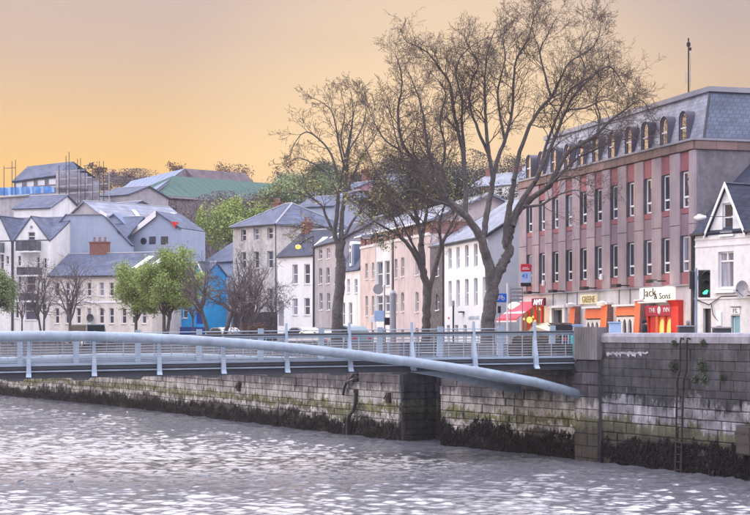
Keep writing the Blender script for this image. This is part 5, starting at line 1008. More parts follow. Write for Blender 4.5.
# cream terrace
f10 = Fac(50, 168, 152, 164); L_ = f10.L; H = f10.z(275.5, L_ / 2)
wpx = [(57, 4.2), (67.5, 4.2), (78.5, 4.2), (89, 4.2), (101.5, 4.6), (111.5, 4.4), (124, 4.4), (134, 4.4), (144, 4.4)]
t = f10.root('cream_terrace', 'long cream terrace with blue slate roof behind the small bare tree', 'building')
rows = winpx(f10, [(x, w_, 282.5, 296) for x, w_ in wpx] + [(x, w_, 308, 323.5) for x, w_ in wpx]); wall_mb(L_, H, 8, rows).build('wall', M['cream'], t); finish_windows(t, rows); slopes(t, L_, 8, H, 2.3, M['slateB'], wallmat=M['cream']); gutter(t, 0, L_, -.3, H - .05)
m = MB(); m.box(0, L_, -.06, -.002, f10.z(303, 5), f10.z(301.5, 5)); m.build('string_course', M['trim'], t)
chimney(t, f10.u(91, 4), 3.7, H + 1.4, f10.z(243, f10.u(100, 4), 4), 1.9, .9, 'brick', 3); dish(90.5, 318, .42, f10, t, mat='cabinet')
for px in (131, 146): m = MB(); u = f10.u(px); m.slab((u - .5, 1.0, H + .68), (u + .2, 1.0, H + .68), (u + .9, 3.2, H + 2.0), (u + .3, 3.2, H + 2.0), -.06); m.build('skylight', M['trim'], t)
m = MB(); u0, u1 = f10.u(76), f10.u(96); m.bbox(u0, u1, -.12, -.002, f10.z(331, 4), f10.z(325, 4), .02); m.build('shop_sign', M['teals'], t)
# gabled apartments, left
f11 = Fac(-14, 172, 50.5, 169.5); L_ = f11.L; H = f11.z(241.5, L_ / 2); t = f11.root('gabled_apartments', 'white apartment block with steep twin gables and glass balconies at the far left', 'building')
rw = winpx(f11, [(2, 3.5, 254, 270), (7.5, 2.6, 256, 264), (19.5, 2.6, 256, 266), (30.8, 6, 242.2, 251.5), (38, 3, 257, 268), (45, 3, 258, 268), (19.5, 2.6, 276, 290), (31, 9, 276, 292), (44, 3, 278, 290), (31, 12, 302, 320), (4, 4, 280, 294), (17, 3.4, 302, 318), (45, 3, 304, 316)])
wall_mb(L_, H, 9, rw).build('wall', M['white'], t); finish_windows(t, rw, gls=[GL[1], GL[0], GL[3]])
for (pa, pb, pk, px) in ((-11, 11.8, 216.5, .4), (13.6, 49.5, 216.8, 31.4)):
    a, b = f11.u(pa), f11.u(pb); c = f11.u((pa + pb) / 2 if px < 1 else px); front_gable(t, a, b, H, f11.z(pk, c), 5, M['white'], M['slateB'], win=((c - .42, c + .42, H + .02, f11.z(232, c)) if px > 1 else None), bargem=None, over=.1, ix=c)
slopes(t, L_, 9.4, H, f11.z(216, L_ / 2) - H, M['slateB'], wallmat=M['white'], over=.05); slopes(t, L_ + 5.0, 16, H, f11.z(215.5, L_) - H + .4, M['slateB'], wallmat=M['white'], over=.05, x0=L_ + .1, y0=6.2, ends=False)
m = MB(); u = f11.u(12.7); m.box(u - .12, u + .12, -.1, -.003, 0, H); m.build('downpipe', M['gutter'], t); m = MB(); c = f11.u(31.4); m.lathe([(0, 0), (.16, .0), (.16, .05), (0, .05)], 10, 'y', (c, -.06, f11.z(227, c))); m.build('vent', M['lead'], t)
def balcony(pa, pb, pt, pb_, Fc=f11, tt=None):
    a, b = Fc.u(pa), Fc.u(pb); z1, z0 = Fc.z(pt, (a + b) / 2), Fc.z(pb_, (a + b) / 2); m = MB(); m.box(a, b, -1.0, -.01, z0 - .12, z0); o = m.build('balcony', M['trim'], tt)
    g = MB(); g.box(a, b, -1.0, -.97, z0 + .05, z1); g.box(a, a + .03, -.96, -.01, z0 + .05, z1); g.box(b - .03, b, -.96, -.01, z0 + .05, z1); g.build('balcony_glass', GL[1], o)
    r_ = MB(); r_.tube([(a, -1.0, z1 + .03), (b, -1.0, z1 + .03)], .03, 6); n_ = max(2, int((b - a) / .6))
    for k in range(n_ + 1): x = a + (b - a) * k / n_; r_.tube([(x, -1.02, z0), (x, -1.02, z1 + .03)], .02, 5)
    r_.build('balcony_rail', M['darksteel'], o)
balcony(21, 41, 241.5, 251.5, tt=t); balcony(-5, 4.5, 243, 253.5, tt=t); balcony(22, 42, 268, 275.5, tt=t); balcony(-5, 5, 270, 278, tt=t); balcony(24, 38, 294, 301, tt=t)
# big pale blue roof behind the terrace
f12 = Fac(44, 173.4, 131, 173.0); L_ = f12.L; t = f12.root('hall', 'hall with one huge plain pale blue clipped gable wall above the terrace', 'building')
zt_ = f12.z(215, L_ / 2); zs_ = f12.z(243, 0); a, b = f12.u(66), f12.u(103.5); zr_2 = f12.z(246, L_)
m = MB(); m.extr([(0, 0), (L_, 0), (L_, zr_2), (b, zt_), (a, zt_), (0, zs_)], 0, 1.6); m.build('gable_wall', M['bluewall'], t)
m = MB(); m.slab((-.1, -.15, zs_ + .1), (a, -.15, zt_ + .12), (a, 2, zt_ + .12), (-.1, 2, zs_ + .1), .1); m.build('roof', M['slateB'], t)
m = MB(); m.slab((b, -.15, zt_ + .12), (L_ + .1, -.15, zr_2 + .1), (L_ + .1, 1.7, zr_2 + .1), (b, 1.7, zt_ + .12), .1); m.build('roof', M['slateB'], t)
m = MB(); m.box(a, b, -.12, 2, zt_ + .01, zt_ + .13); m.build('flat_roof', M['lead'], t)
for k in range(9): x = a + (b - a) * (k - 3.2) / 4.2 ; x = L_ * (k + .5) / 9; zz_ = zs_ + (zt_ - zs_) * min(1, x / a) if x < b else zt_ + (zr_2 - zt_) * (x - b) / (L_ - b); m = MB(); m.box(x - .02, x + .02, -.012, -.001, 6, zz_ - .1); m.build('wall_joint', M['bluewall'], t)
m = MB(); p0, p1 = f12.u(100), f12.u(107); m.add([(p0, -.2, zt_ + .55), (p1, -.2, zt_ + .1), (p1, -.2, zt_ - .25), (p0, -.2, zt_ + .2), (p0, -.1, zt_ + .55), (p1, -.1, zt_ + .1), (p1, -.1, zt_ - .25), (p0, -.1, zt_ + .2)], [(0, 1, 2, 3), (0, 4, 5, 1), (3, 2, 6, 7), (1, 5, 6, 2)]); m.build('bargeboard', M['awnw'], t)
u = f12.u(119, -.2); z = f12.z(231, u); m = MB(); m.extr([(u - .35, z + .3), (u + .3, z - .25), (u - .1, z - .3)], -.12, -.002); m.build('vent', M['darksteel'], t)
# M shaped pale blue gables
f13 = Fac(103, 178.5, 181.5, 175.5); L_ = f13.L; H = f13.z(255, L_ / 2); t = f13.root('blue_gabled_building', 'pale blue building with two broad gables above the green tree', 'building')
wn = [(152.5, 6.5, 236.5, 244), (164.5, 7, 236.5, 244.3)]; uv = f13.u(133); zv = f13.z(232, uv); HB = f13.z(246, L_ / 2)
rows = winpx(f13, [(x, w_, 256, 268) for x, w_ in ((140, 5), (152, 5), (164, 5))]); wall_mb(L_, HB, 6.05, rows).build('wall', M['bluewall'], t); finish_windows(t, rows)
m = MB(); a0, a1 = 0, L_; u1, u2 = f13.u(114.5), f13.u(157); z_1, z_2 = f13.z(214.5, u1), f13.z(212, u2); ze = f13.z(229, L_)
m.extr([(0, HB), (uv, HB), (uv, zv), (u1, z_1), (0, f13.z(222, 0))], 0, 6); m.extr([(uv, HB), (a1, HB), (a1, ze), (u2, z_2), (uv, zv)], .001, 6); m.build('gable_wall', M['bluewall'], t)
for px, w_, pt, pb in wn:
    (a, b, c, d), = winpx(f13, [(px, w_, pt, pb)]); m = MB(); m.box(a, b, -.03, -.002, c, d); o = m.build('window', M['darksteel'], t); m = MB(); 
    for k in range(2): m.box(a + .06 + k * (b - a) / 2, a + (b - a) * (k + 1) / 2 - .06, -.04, -.031, c + .06, d - .06)
    m.build('pane', GL[0], o)
u = f13.u(143.5); z = f13.z(241, u); m = MB(); m.lathe([(0, -.04), (.34, -.04), (.38, -.002), (0, -.002)], 16, 'y', (u, 0, z)); o = m.build('round_window', M['darksteel'], t); m = MB(); m.lathe([(0, -.05), (.3, -.05), (.3, -.041), (0, -.041)], 16, 'y', (u, 0, z)); m.build('pane', GL[0], o)
for (x0, z0, x1, z1, mt) in ((0, f13.z(222, 0), u1, z_1, 'zinc'), (u1, z_1, uv, zv, 'zinc'), (uv, zv, u2, z_2, 'slateP'), (u2, z_2, a1, ze, 'slateB')):
    m = MB(); m.slab((x0, -.25, z0 + .12), (x1, -.25, z1 + .12), (x1, 6.1, z1 + .12), (x0, 6.1, z0 + .12), .12); m.build('roof', M[mt], t)
m = MB(); m.add([(uv, -.3, zv + .2), (u2, -.3, z_2 + .2), (u2, -.3, z_2 - .5), (uv, -.3, zv - .35), (uv, -.26, zv + .2), (u2, -.26, z_2 + .2), (u2, -.26, z_2 - .5), (uv, -.26, zv - .35)], [(0, 1, 2, 3), (0, 4, 5, 1), (3, 2, 6, 7)]); m.build('bargeboard', M['awnw'], t)
(a, b, c, d), = winpx(f13, [(174, 5, 222, 228.5)]); m = MB(); m.extr([(a, d), (b, d), (b, c)], -.3, .5); m.build('red_dormer', M['redpaint'], t)
# slate roofed row behind
def simple(name, label, cat, pa, Ya, pb, Yb, pe, pr, D, wall, roof, rows=(), z0=None, kind='gable', y0=0, group=None, chim=()):
    fz = GR if z0 is None else z0; f = Fac(pa, Ya, pb, Yb, fz); H = f.z(pe, f.L / 2); rise = f.z(pr, f.L / 2, D / 2) - H; t = f.root(name, label, cat, group)
    rr = winpx(f, list(rows)); wall_mb(f.L, H, D, rr, rev=.15).build('wall', M[wall], t)
    for a, b, c, d in rr: window(t, a, b, c, d, .1, sill=False)
    if kind == 'gable': slopes(t, f.L, D, H, rise, M[roof], wallmat=M[wall])
    elif kind == 'hip': hip(t, f.L, D, H, rise, M[roof])
    for px, pt in chim: u = f.u(px, D / 2); chimney(t, u - .6, D / 2 - .4, H, f.z(pt, u, D / 2), 1.3, .8, 'brick', 2)
    return f, t, H
f, t, H = simple('slate_row', 'pale slate roofed row with skylights above the blue gables', 'building', 112, 204, 196, 214, 226, 205, 11, 'lilac', 'slateP', z0=12)
for px, py in ((134, 219), (163, 221), (173, 217)):
    u = f.u(px, 3); z = f.z(py, u, 2.4); m = MB(); k_ = (f.z(205, f.L / 2, 5.5) - H) / 5.5; m.slab((u - .5, 1.8, H + 1.8 * k_ + .2), (u + .1, 1.8, H + 1.8 * k_ + .2), (u + .7, 3.6, H + 3.6 * k_ + .2), (u + .1, 3.6, H + 3.6 * k_ + .2), -.05); m.build('skylight', M['signwhite'], t)
simple('hill_house', 'small blue slate roofed house left of the slate row, below the scaffolding', 'house', 92, 218, 116, 214, 213, 203, 8, 'lilac', 'slateB', z0=12)
# ---- hillside
# big roof with brown gable
f = Fac(108, 262, 163, 250, 16); t = f.root('barn_like_hall', 'large hall on the hill with one broad lilac slate roof and brown gable end', 'building')
def Q(px, py, Y): v = W(px, py, Y); return (v - Vector((f.A.x, f.A.y, 16)))
Rm = t; inv = lambda v: (v.x * math.cos(-f.rz) - v.y * math.sin(-f.rz), v.x * math.sin(-f.rz) + v.y * math.cos(-f.rz), v.z)
A_, B_, C_, D_ = inv(Q(108, 200, 258)), inv(Q(152, 192.5, 250)), inv(Q(185, 168.5, 266)), inv(Q(131, 181, 280))
nn = 8
for k in range(nn):
    l0, l1 = k / nn + .004, (k + 1) / nn - .004; lp = lambda a, b, s: tuple(a[i] + (b[i] - a[i]) * s for i in range(3)); m = MB(); m.slab(lp(A_, B_, l0), lp(A_, B_, l1), lp(D_, C_, l1), lp(D_, C_, l0), .4); m.build('roof_panel', M['zinc'], t)
E_, F_, G_ = inv(Q(195, 179, 266)), inv(Q(195, 205, 266)), inv(Q(152, 207, 250)); m = MB(); dn = Vector(G_) ; m.add([B_, C_, E_, F_, G_], [(0, 1, 2, 3, 4)]); back = [tuple(Vector(v) + Vector((0, 12, 0))) for v in (C_, E_)]; m.add([C_, E_, back[1], back[0]], [(0, 1, 2, 3)]); m.build('gable_wall', M['purplewall'], t)
A0 = inv(Q(108, 210, 258)); m = MB(); m.add([A_, B_, G_, A0], [(0, 1, 2, 3)]); m.build('wall', M['purplewall'], t)
for k, px in enumerate((131, 137.5, 144)): 
    c0 = Vector(inv(Q(px, 206, 253.4 - .0))); m = MB(); m.box(c0.x - .5, c0.x + .5, c0.y - .35, c0.y + .2, c0.z - .6, c0.z + 1.5); o = m.build('window', M['stonewall'], t); m = MB(); m.box(c0.x - .38, c0.x + .38, c0.y - .38, c0.y - .352, c0.z - .5, c0.z + 1.4); m.build('pane', GL[2], o)
# green roofed long building
f = Fac(163, 250, 300, 268, 14); t = f.root('green_roofed_hall', 'long dark clad hall with a green roof on the hilltop', 'building'); H0, H1 = f.z(195.5, 0), f.z(190.5, f.L * .45); H1 = H0
wall_mb(f.L, H0, 14, []).build('wall', M['purplewall'], t)
zr = f.z(178.5, f.L * .5, 7); nn = 20
for k in range(nn): a, b = f.L * k / nn, f.L * (k + 1) / nn; s0 = max(0, 1 - k * .0) ; m = MB(); rl = lambda x: H0 + (zr - H0) * min(1, .30 + x / (f.L * .36)); m.slab((a + .02, -.4, H0), (b - .02, -.4, H0), (b - .02, 7, rl(b)), (a + .02, 7, rl(a)), .2); m.build('roof_panel', M['green'], t)
m = MB(); m.box(-.1, f.L, -.5, -.3, H0 - .35, H0 - .05); m.build('gutter', M['lead'], t)
npn = 26
for k in range(npn): a, b = f.L * k / npn, f.L * (k + 1) / npn; m = MB(); m.bbox(a + .02, b - .02, -.08, -.01, 0, H0 - .3, .03); m.build('wall_panel', M['purplewall'], t)
# scaffolded building
f = Fac(14, 246, 75, 240, 14); t = f.root('scaffolded_house', 'house under repair with white windows above blue sheeting on the hill', 'building')
H = f.z(180.5, f.L / 2); wn = winpx(f, [(18.5, 7, 181.5, 187), (30, 7.5, 180.5, 186.5), (41, 7.5, 179.5, 185.5), (52, 7.5, 178.5, 184.5)]); H = f.z(177.5, f.L * .5)
wn = [(a, b, c, min(d, H - .1)) for a, b, c, d in wn]; wall_mb(f.L, H, 5, wn).build('wall', M['grey'], t)
for a, b, c, d in wn: window(t, a, b, c, d, .08, gl=GL[2], sill=False); 
for a, b, c, d in wn: m = MB(); m.quad((a + .1, .09, c + .1), (b - .1, .09, c + .1), (b - .1, .09, d - .1), (a + .1, .09, d - .1)); m.build('blind', M['signwhite'], t)
a, b = f.u(27.5, 3), f.u(73, 3); zl, zr_ = f.z(166.5, a, 3), f.z(161.3, b, 3); m = MB(); m.slab((f.u(13), -.3, H - .3), (f.u(58), -.3, H + .2), (b, 3, zr_), (a, 3, zl), .3); m.build('roof', M['slateB'], t)
m = MB(); m.add([(f.u(58), -.1, H + .2), (f.u(79), 2, H - 1.0), (b, 3, zr_)], [(0, 1, 2)]); m.add([(a, 3, zl), (b, 3, zr_), (f.L, 5, H), (0, 5, H)], [(0, 1, 2, 3)]); m.build('roof', M['slateB'], t)
def sheet(pa, pb, pt0, pb0, pt1, pb1, y, mat, nm):
    n_ = int((pb - pa) / 3.5)
    m = MB()
    for k in range(n_):
        p0, p1 = pa + (pb - pa) * k / n_, pa + (pb - pa) * (k + 1) / n_; s0, s1 = k / n_, (k + 1) / n_; yy = lambda q: y - .35 * math.sin(q * 2.1)
        a, b = f.u(p0, y), f.u(p1, y); m.quad((a, yy(k), f.z(pb0 + (pb1 - pb0) * s0, a, y)), (b, yy(k + 1), f.z(pb0 + (pb1 - pb0) * s1, b, y)), (b, yy(k + 1), f.z(pt0 + (pt1 - pt0) * s1, b, y)), (a, yy(k), f.z(pt0 + (pt1 - pt0) * s0, a, y)))
    return m, nm, mat
for args in ((-14, 55.5, 188, 196.5, 186, 192.5, -2.2, 'bluenet', 'blue_sheet'),):
    m, nm, mt = sheet(*args); o = m.build(nm, M[mt], t)
sc = f.root('scaffolding', 'grey meshed scaffolding tower beside the house under repair on the hill', 'scaffolding')
for pa, pb, pt, pbm, y in ((56, 86, 171.5, 188, -2.6), (56, 100, 180, 196, -2.2), (54, 112, 196, 217, -2.6)):
    m, nm, mt = sheet(pa, pb, pt, pbm, pt + 1.5, pbm + 1, y, 'greynet', 'mesh_sheet'); m.build(nm, M[mt], sc)
for (pa, pb, py) in ((56, 88, 171), (56, 93, 178.5), (54, 108, 185.5), (30, 112, 193.5), (50, 112, 202), (54, 112, 208)):
    m = MB(); a, b = f.u(pa, -3), f.u(pb, -3); z = f.z(py, (a + b) / 2, -3); m.box(a, b, -3.4, -3.2, z - .1, z + .1); m.build('scaffold_deck', M['scaff'], sc)
for px, p0, p1 in ((4, 205, 166), (12, 205, 161), (15.5, 210, 160), (25, 205, 187), (35, 205, 187), (43, 205, 187), (59, 215, 165), (66, 215, 156), (69, 215, 152), (77.5, 215, 159), (80.5, 215, 158), (85, 215, 166), (92.5, 215, 163), (99.5, 215, 161), (103.5, 217, 161), (109, 217, 172)):
    m = MB(); a = f.u(px, -3.5); m.tube([(a, -3.5, f.z(p0, a, -3.5)), (a, -3.5, f.z(p1, a, -3.5))], .06 if p1 > 170 else .05, 5); m.build('scaffold_pole', M['scaff'] if p1 > 170 else M['darksteel'], sc)
for px, p0, w_ in ((10, 168, 14), (88, 165.5, 12), (86, 168.5, 16), (96, 171, 14)): m = MB(); a = f.u(px, -3.5); z = f.z(p0, a, -3.5); m.tube([(a - w_ * .07, -3.5, z), (a + w_ * .07, -3.5, z)], .05, 5); m.build('scaffold_pole', M['darksteel'], sc)
simple('dark_block', 'dark grey block at the far left below the scaffolding', 'building', -14, 225, 8, 223, 198, 196.5, 8, 'lilac', 'lead', z0=10)
simple('pale_shed', 'long shed with white wall and dark eaves under the scaffolding', 'building', 14, 214, 50, 212, 208.5, 196.5, 8, 'white', 'slateB', z0=10)
hs_ = [('pink_house', 'pink house on the hill seen through the bare tree', 331, 262, 351, 258, 191, 183, 'pinkhouse', 'slateB', [(336, 3, 194, 198), (344, 3, 194, 198)], [(348, 178)]), ('hill_house', 'grey roofed house on the hill behind the dark tree trunk', 322, 236, 336, 233, 199, 192, 'bluewall', 'slateB', [], []),
       ('hill_house', 'pale gabled house on the hill between the two middle trees', 362, 268, 396, 262, 186, 175, 'lilac', 'slateB', [(370, 4, 190, 196), (380, 4, 190, 196), (389, 4, 190, 196)], [(366, 170)]), ('hill_house', 'grey house with pale slate roof low behind the middle tree', 383, 215, 412, 208, 222, 211, 'white', 'slateP', [(390, 4, 226, 232)], []),
       ('hill_house', 'white house low on the hill behind the left limb of the big tree', 424, 235, 450, 229, 201, 191, 'white', 'slateP', [(430, 4, 204, 210), (441, 4, 204, 210)], [(446, 186)]), ('hill_house', 'brick house on the hill inside the fork of the big tree', 468, 250, 492, 246, 187, 175, 'redbrick', 'slateP', [(473, 4, 190, 196), (484, 4, 190, 196)], [(490, 170)]),
       ('hill_house', 'white gabled house on the hill right of the big tree trunk', 494, 240, 520, 236, 185, 172, 'white', 'slateP', [(500, 4, 188, 195), (510, 4, 188, 195)], [(517, 167)]), ('hill_house', 'grey flats with pale roof high behind the big tree', 516, 262, 552, 258, 172, 164, 'lilac', 'slateP', [(524, 4, 176, 182), (534, 4, 176, 182)], []),
       ('hill_house', 'long low house on the hill edge left of the pink house', 288, 285, 318, 283, 196, 190, 'bluewall', 'slateB', [], []), ('hill_house', 'brown house below the green roofed hall, among bushes', 255, 228, 283, 226, 207, 202, 'redbrick', 'slate', [], [(270, 194)]),
       ('hill_house', 'grey house just under the scaffolding poles', 96, 236, 128, 232, 196, 188, 'lilac', 'slateB', [], []), ('hill_house', 'pale blue house on the hill behind the hipped roof', 296, 205, 333, 202, 207, 197, 'bluewall', 'slateB', [(305, 4, 211, 217)], [])]
for nm, lb, pa, Ya, pb, Yb, pe, pr, wl, rf, rows, chm in hs_: simple(nm, lb, 'house', pa, Ya, pb, Yb, pe, pr, 8, wl, rf, rows, z0=12, chim=chm)

# ================================================================== TREES
def perp(d):
    r = Vector((random.uniform(-1, 1), random.uniform(-1, 1), random.uniform(-1, 1))); return (r - d * r.dot(d)).normalized()
def grow(mb, p, d, L, r, lvl, mx, cfg, tips):
    n = 5 if lvl <= 1 else (4 if lvl == 2 else 3); pts = [p]; st = L / n; dirs = []
    for i in range(n):
        d = (d + perp(d) * random.uniform(.1, cfg['wig']) + Vector(cfg['trop'])).normalized(); dirs.append(d); pts.append(pts[-1] + d * st)
    rmin = cfg.get('rmin', .006); rads = [max(rmin, r * (1 - .75 * i / n)) for i in range(n + 1)]
    mb.tube(pts, rads, 5 if r > .05 else 3, cap=False)
    if lvl >= mx: tips.append((pts[-1], d)); tips.append((pts[1], d)); return
    k = cfg['kids'][min(lvl, len(cfg['kids']) - 1)]
    for j in range(k):
        tt = .18 + .8 * (j + random.random()) / k; i = min(n - 1, int(tt * n)); q = pts[i].lerp(pts[i + 1], tt * n - i); dd = dirs[i]
        a = random.uniform(R(28), R(62)); nd_ = (dd * math.cos(a) + perp(dd) * math.sin(a)); ln = L * random.uniform(*cfg['ratio']) * (1 - .35 * tt)
        grow(mb, q, nd_, ln, max(rmin, rads[i] * .62), lvl + 1, mx, cfg, tips)
def smooth(pts, n=4):
    P_ = [Vector(p) for p in pts]; out = []
    for i in range(len(P_) - 1):
        a, b, c, d = P_[max(0, i - 1)], P_[i], P_[i + 1], P_[min(len(P_) - 1, i + 2)]
        for j in range(n): s = j / n; out.append(.5 * ((2 * b) + (c - a) * s + (2 * a - 5 * b + 4 * c - d) * s * s + (3 * b - a - 3 * c + d) * s ** 3))
    out.append(P_[-1]); return out
def limbs(name, label, base, Y, trunk, lbs, cfg, leaf=None, leafmat='catkin', nleaf=0, barkm='bark', twigm='twig', group=None):
    b = W(base[0], 0, Y); t = thing(name, label, 'tree', (b.x, b.y, GR), 0, group); org = Vector((b.x, b.y, GR)); tips = []
    tr = MB(); cr = MB()
    def pt(px, py, dy): return W(px, py, Y + dy) - org
    for k, (pl, r0, r1, dy1) in enumerate(trunk + lbs):
        n = len(pl); pts = smooth([pt(x, y, dy1 * (i / (n - 1)) ** 1.2) for i, (x, y) in enumerate(pl)], 4); m_ = len(pts)
        for q in pts[1:-1]: q += Vector((random.gauss(0, 1), random.gauss(0, 1), random.gauss(0, .5))) * min(.03, r0 * .10)
        rad = [r0 + (r1 - r0) * (i / (m_ - 1)) ** .8 for i in range(m_)]; rad = [r * (1 + .02 * math.sin(i * .7 + k)) for i, r in enumerate(rad)]
        if k == 0: rad[0] *= 1.2
        tr.tube(pts, rad, 9 if r0 > .12 else 6, cap=False)
        if k < len(trunk): continue
        tot = sum((pts[i + 1] - pts[i]).length for i in range(m_ - 1)); nb = int(tot * cfg['dens'])
        for j in range(nb):
            s = cfg.get('start', .2) + (1 - cfg.get('start', .2)) * (j + random.random()) / nb; x = s * (m_ - 1); i = min(m_ - 2, int(x)); q = pts[i].lerp(pts[i + 1], x - i); dd = (pts[i + 1] - pts[i]).normalized()
            a = random.uniform(R(25), R(65)); L = random.uniform(*cfg['len']) * (1.15 - .45 * s); grow(cr, q, dd * math.cos(a) + perp(dd) * math.sin(a), L, max(.012, rad[i] * .45), 0, cfg['mx'], cfg, tips)
        grow(cr, pts[-1], (pts[-1] - pts[-2]).normalized(), cfg['len'][0], max(.015, rad[-1]), 0, cfg['mx'], cfg, tips)
    tr.build('trunk', M[barkm], t, smooth=True); cr.build('crown', M[twigm], t)
    if nleaf:
        lf = MB()
        for _ in range(nleaf):
            p, d = random.choice(tips)
            if leaf and not leaf(p + org): continue
            for _k in range(3):
                c = p + Vector((random.gauss(0, .12), random.gauss(0, .12), random.gauss(0, .12))); s = cfg.get('lsize', .05); a1, a2 = [Vector([random.uniform(-1, 1) for _ in range(3)]).normalized() * s * random.uniform(.6, 1.3) for _ in range(2)]
                lf.add([c - a1, c + a2, c + a1, c - a2], [(0, 1, 2, 3)])
        if lf.v: lf.build('foliage', M[leafmat], t)
    return t, tips
cfg1 = dict(wig=.46, trop=(.03, 0, .05), kids=(6, 4, 2, 0), ratio=(.46, .74), dens=2.9, len=(1.3, 2.5), mx=3, start=.22, rmin=.0058)
trunk = [([(488, 357), (488, 340), (488, 326), (489.5, 312), (491.5, 298), (493.5, 284), (497, 270)], .38, .30, 0),
         ([(490, 304), (493, 285), (498, 271), (504, 262), (508.5, 252), (508, 240), (511, 228), (515, 214), (523, 206), (530, 198)], .31, .19, 1.0),
         ([(490.5, 302), (491, 282), (488.5, 264), (484, 250), (480.5, 238), (474.5, 228), (466, 217), (458, 209), (447, 198)], .30, .15, -1.0),
         ([(482, 242), (484.5, 228), (487, 212), (490, 198), (493, 180)], .17, .13, .6), ([(505, 244), (506.5, 225), (510, 205), (512.5, 192), (514, 180)], .18, .12, -.8), ([(466, 218), (465.5, 205), (466.5, 192), (465, 180)], .15, .12, .5),
         ([(512, 226), (516, 214), (523, 206), (535, 196), (549, 187)], .2, .13, 2.0), ([(508, 232), (517, 210), (526, 195), (535, 182)], .16, .12, .2)]
lb1 = [([(465, 180), (463, 155), (458, 130), (454, 113), (450, 85), (438, 66), (427, 52), (412, 44)], .12, .025, .5), ([(465, 180), (464, 150), (462, 125), (462, 100), (456, 75), (462, 55), (478, 42)], .10, .02, 2.0),
       ([(493, 180), (489, 155), (486, 125), (485, 100), (485, 78), (487, 55), (494, 32)], .12, .02, -1.5), ([(493, 180), (497, 160), (505, 140), (512, 112), (514, 78), (517, 58), (529, 39), (534, 18), (541, 4)], .12, .015, 1.5),
       ([(514, 180), (520, 152), (530, 125), (541, 108), (551, 97), (560, 80), (570, 62), (593, 47), (600, 30)], .12, .02, -1), ([(535, 182), (545, 160), (558, 130), (566, 110), (577, 92), (605, 67), (617, 74), (625, 87)], .12, .02, .5),
       ([(535, 182), (541, 165), (548, 140), (566, 97), (577, 85), (590, 77), (600, 68)], .10, .02, 2.5), ([(549, 187), (566, 155), (580, 145), (597.5, 134), (610, 121), (621, 113), (640, 100), (650, 112)], .14, .02, 1), 
       ([(535, 196), (555, 180), (575, 160), (590, 152), (612, 142), (632, 138)], .10, .02, -1.5), ([(447, 198), (430, 181), (415, 162), (401, 140), (398, 110), (402, 88), (400, 68), (396, 56)], .13, .02, 0),
       ([(447, 198), (436, 175), (428, 150), (424, 120), (418, 95), (408, 72)], .11, .02, -2), ([(456, 206), (440, 185), (445, 150), (440, 120), (446, 95), (438, 80)], .1, .02, 2), ([(489, 155), (478, 130), (470, 105), (472, 80), (478, 65), (468, 45)], .09, .018, -2),
       ([(505, 140), (500, 115), (498, 90), (505, 60), (503, 38), (512, 22)], .08, .015, -.5), ([(551, 97), (545, 75), (540, 52), (548, 34), (556, 18)], .07, .015, .6), ([(465, 217), (448, 205), (432, 200), (416, 190), (400, 192)], .1, .02, -1.8),
       ([(523, 206), (540, 205), (556, 196), (575, 190), (590, 196)], .08, .015, -1.6), ([(430, 181), (412, 176), (396, 170), (382, 172)], .07, .015, .5), ([(597, 134), (600, 118), (596, 100), (602, 88), (610, 80)], .06, .012, 0), ([(577, 92), (585, 70), (580, 50), (590, 28)], .06, .012, .5), ([(566, 110), (585, 108), (605, 100), (622, 104)], .06, .012, 1.4)]
limbs('plane_tree', 'biggest bare tree, its forked grey trunk beside the blue cycle sign', (488, 330), 82, trunk, lb1, cfg1)
cfg2 = dict(wig=.44, trop=(0, 0, .06), kids=(5, 4, 2, 0), ratio=(.46, .72), dens=2.4, len=(1.3, 2.3), mx=3, start=.15, rmin=.0075, lsize=.06)
trunk = [([(426, 357), (426, 340), (426.5, 325), (427, 305), (426.5, 288), (423, 272), (421.5, 256), (421.5, 244)], .27, .18, 0), ([(427.5, 300), (431, 284), (435, 268), (441, 246)], .17, .12, 1), ([(426, 285), (420, 266), (412, 250), (399, 235)], .15, .10, -1)]
lb2 = [([(421.5, 244), (419, 225), (412, 200), (405, 172), (400, 150), (394, 130), (389, 104)], .13, .02, 0), ([(399, 235), (388, 229), (376, 222), (360, 208)], .10, .02, -.6), ([(441, 246), (449, 230), (457, 215), (470, 203)], .11, .02, .8), ([(421.5, 244), (426, 215), (430, 188), (429, 160), (433, 132)], .12, .02, 1.5),
       ([(419, 225), (402, 205), (386, 190), (373, 166), (364, 142)], .11, .02, 1.5), ([(441, 246), (440, 222), (446, 196), (442, 170)], .1, .02, -1), ([(412, 200), (415, 175), (413, 150), (417, 122)], .09, .018, -1.5), ([(400, 150), (385, 140), (374, 122), (368, 105)], .07, .015, .6), ([(399, 235), (392, 215), (378, 200), (362, 190)], .08, .015, 1), ([(423, 262), (410, 240), (402, 222), (392, 205)], .09, .018, -2)]
limbs('street_tree', 'middle tree with slim forked trunk and a few yellow buds', (426, 330), 90, trunk, lb2, cfg2, leaf=lambda p: p.z < 15.5, nleaf=850)
cfg3 = dict(wig=.40, trop=(0, 0, .06), kids=(5, 3, 2, 0), ratio=(.48, .70), dens=1.9, len=(1.0, 1.9), mx=3, start=.2, rmin=.008, lsize=.065)
trunk = [([(337, 360), (337, 345), (337, 330), (337.5, 312), (339, 292), (341, 272), (340, 255), (341, 240)], .40, .26, 0), ([(341, 246), (341.5, 225), (343, 208), (345, 195)], .17, .12, .5), ([(340, 250), (335, 232), (337, 215), (338, 200)], .17, .11, -.6)]
